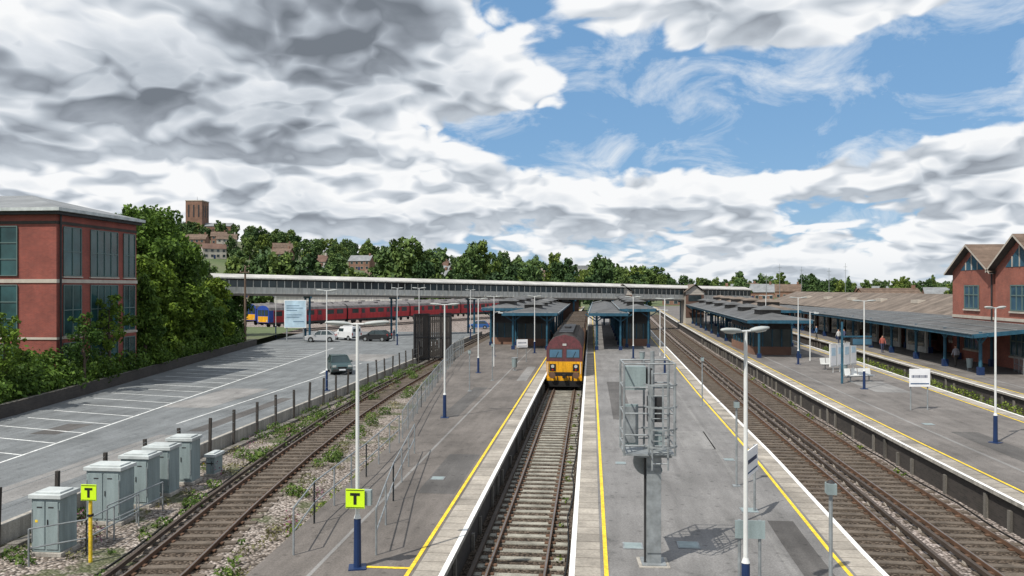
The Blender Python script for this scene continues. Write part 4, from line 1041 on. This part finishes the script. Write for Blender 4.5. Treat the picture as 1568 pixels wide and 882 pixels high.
densS=math_(t,'ADD',sA,bias)
thick=N(t,'ShaderNodeMapRange'); L(t,densS,thick.inputs[0]); thick.inputs[1].default_value=.48; thick.inputs[2].default_value=.95
emb=math_(t,'MULTIPLY',math_(t,'SUBTRACT',sA,sB),4.4)
d1=None
for az,el,rad,amp in ((-18.5,17,.36,.30),(-12.3,15,.2,.12),(-27.5,17.4,.3,.1),(17.2,5.1,.2,.14),(-31,5.8,.25,.08)):
    q=blob(az,el,rad,amp); d1=q if d1 is None else math_(t,'ADD',d1,q)
lit=math_(t,'SUBTRACT',math_(t,'SUBTRACT',.93,math_(t,'MULTIPLY',thick.outputs[0],.55)),d1)
embc=N(t,'ShaderNodeClamp'); embc.inputs[1].default_value=-.34; embc.inputs[2].default_value=.3; L(t,emb,embc.inputs[0])
lit=math_(t,'ADD',lit,embc.outputs[0])
lit=math_(t,'ADD',lit,math_(t,'MULTIPLY',math_(t,'SUBTRACT',nA,sA),1.5),clamp=True)
cc=ramp(t,lit,[(0,(.18,.205,.24)),(.25,(.31,.345,.395)),(.5,(.50,.55,.61)),(.75,(.73,.77,.82)),(.97,(.95,.96,.97))])
ccs=mix(t,1.0,cc,(10.,10.,10.),'MULTIPLY')
wisp=noise(t,vscale(cb.outputs[0],1,(9,4,0)),4.5,6,.62,.4,dim='2D')
wm=N(t,'ShaderNodeMapRange'); L(t,wisp,wm.inputs[0]); wm.inputs[1].default_value=.48; wm.inputs[2].default_value=.72; wm.inputs[4].default_value=.75
blue=mix(t,.6,sky.outputs[0],(1.9,4.2,7.4))
skc=mix(t,wm.outputs[0],blue,(8.4,8.8,9.2))
fin=mix(t,cov.outputs[0],skc,ccs)
hz=N(t,'ShaderNodeMapRange',interpolation_type='SMOOTHSTEP'); L(t,sp.outputs[2],hz.inputs[0]); hz.inputs[1].default_value=0; hz.inputs[2].default_value=.05; hz.inputs[3].default_value=.4; hz.inputs[4].default_value=0
fin=mix(t,hz.outputs[0],fin,(6.4,7.0,7.6))
L(t,fin,bg.inputs[0])
try:
    w.cycles.sampling_method='MANUAL'; w.cycles.sample_map_resolution=512
except Exception: pass
sl=bpy.data.lights.new('sun','SUN'); sl.energy=5.0; sl.angle=R(.5); sl.color=(1,.95,.86); so=bpy.data.objects.new('sun',sl); COL.objects.link(so)
dv=Vector((.62*math.cos(R(54)),.785*math.cos(R(54)),-math.sin(R(54)))); so.rotation_euler=dv.to_track_quat('-Z','Y').to_euler()
# ------------------------------------------------------------ camera
cam=bpy.data.cameras.new('camera'); cam.lens=28.2; cam.sensor_width=36; cam.clip_end=12000; cam.clip_start=.1
co=bpy.data.objects.new('camera',cam); COL.objects.link(co); co.location=(0,0,7.4); co.rotation_euler=(R(90),0,R(5.62)); scene.camera=co
scene.view_settings.view_transform='Standard'; scene.view_settings.look='None'; scene.view_settings.exposure=0
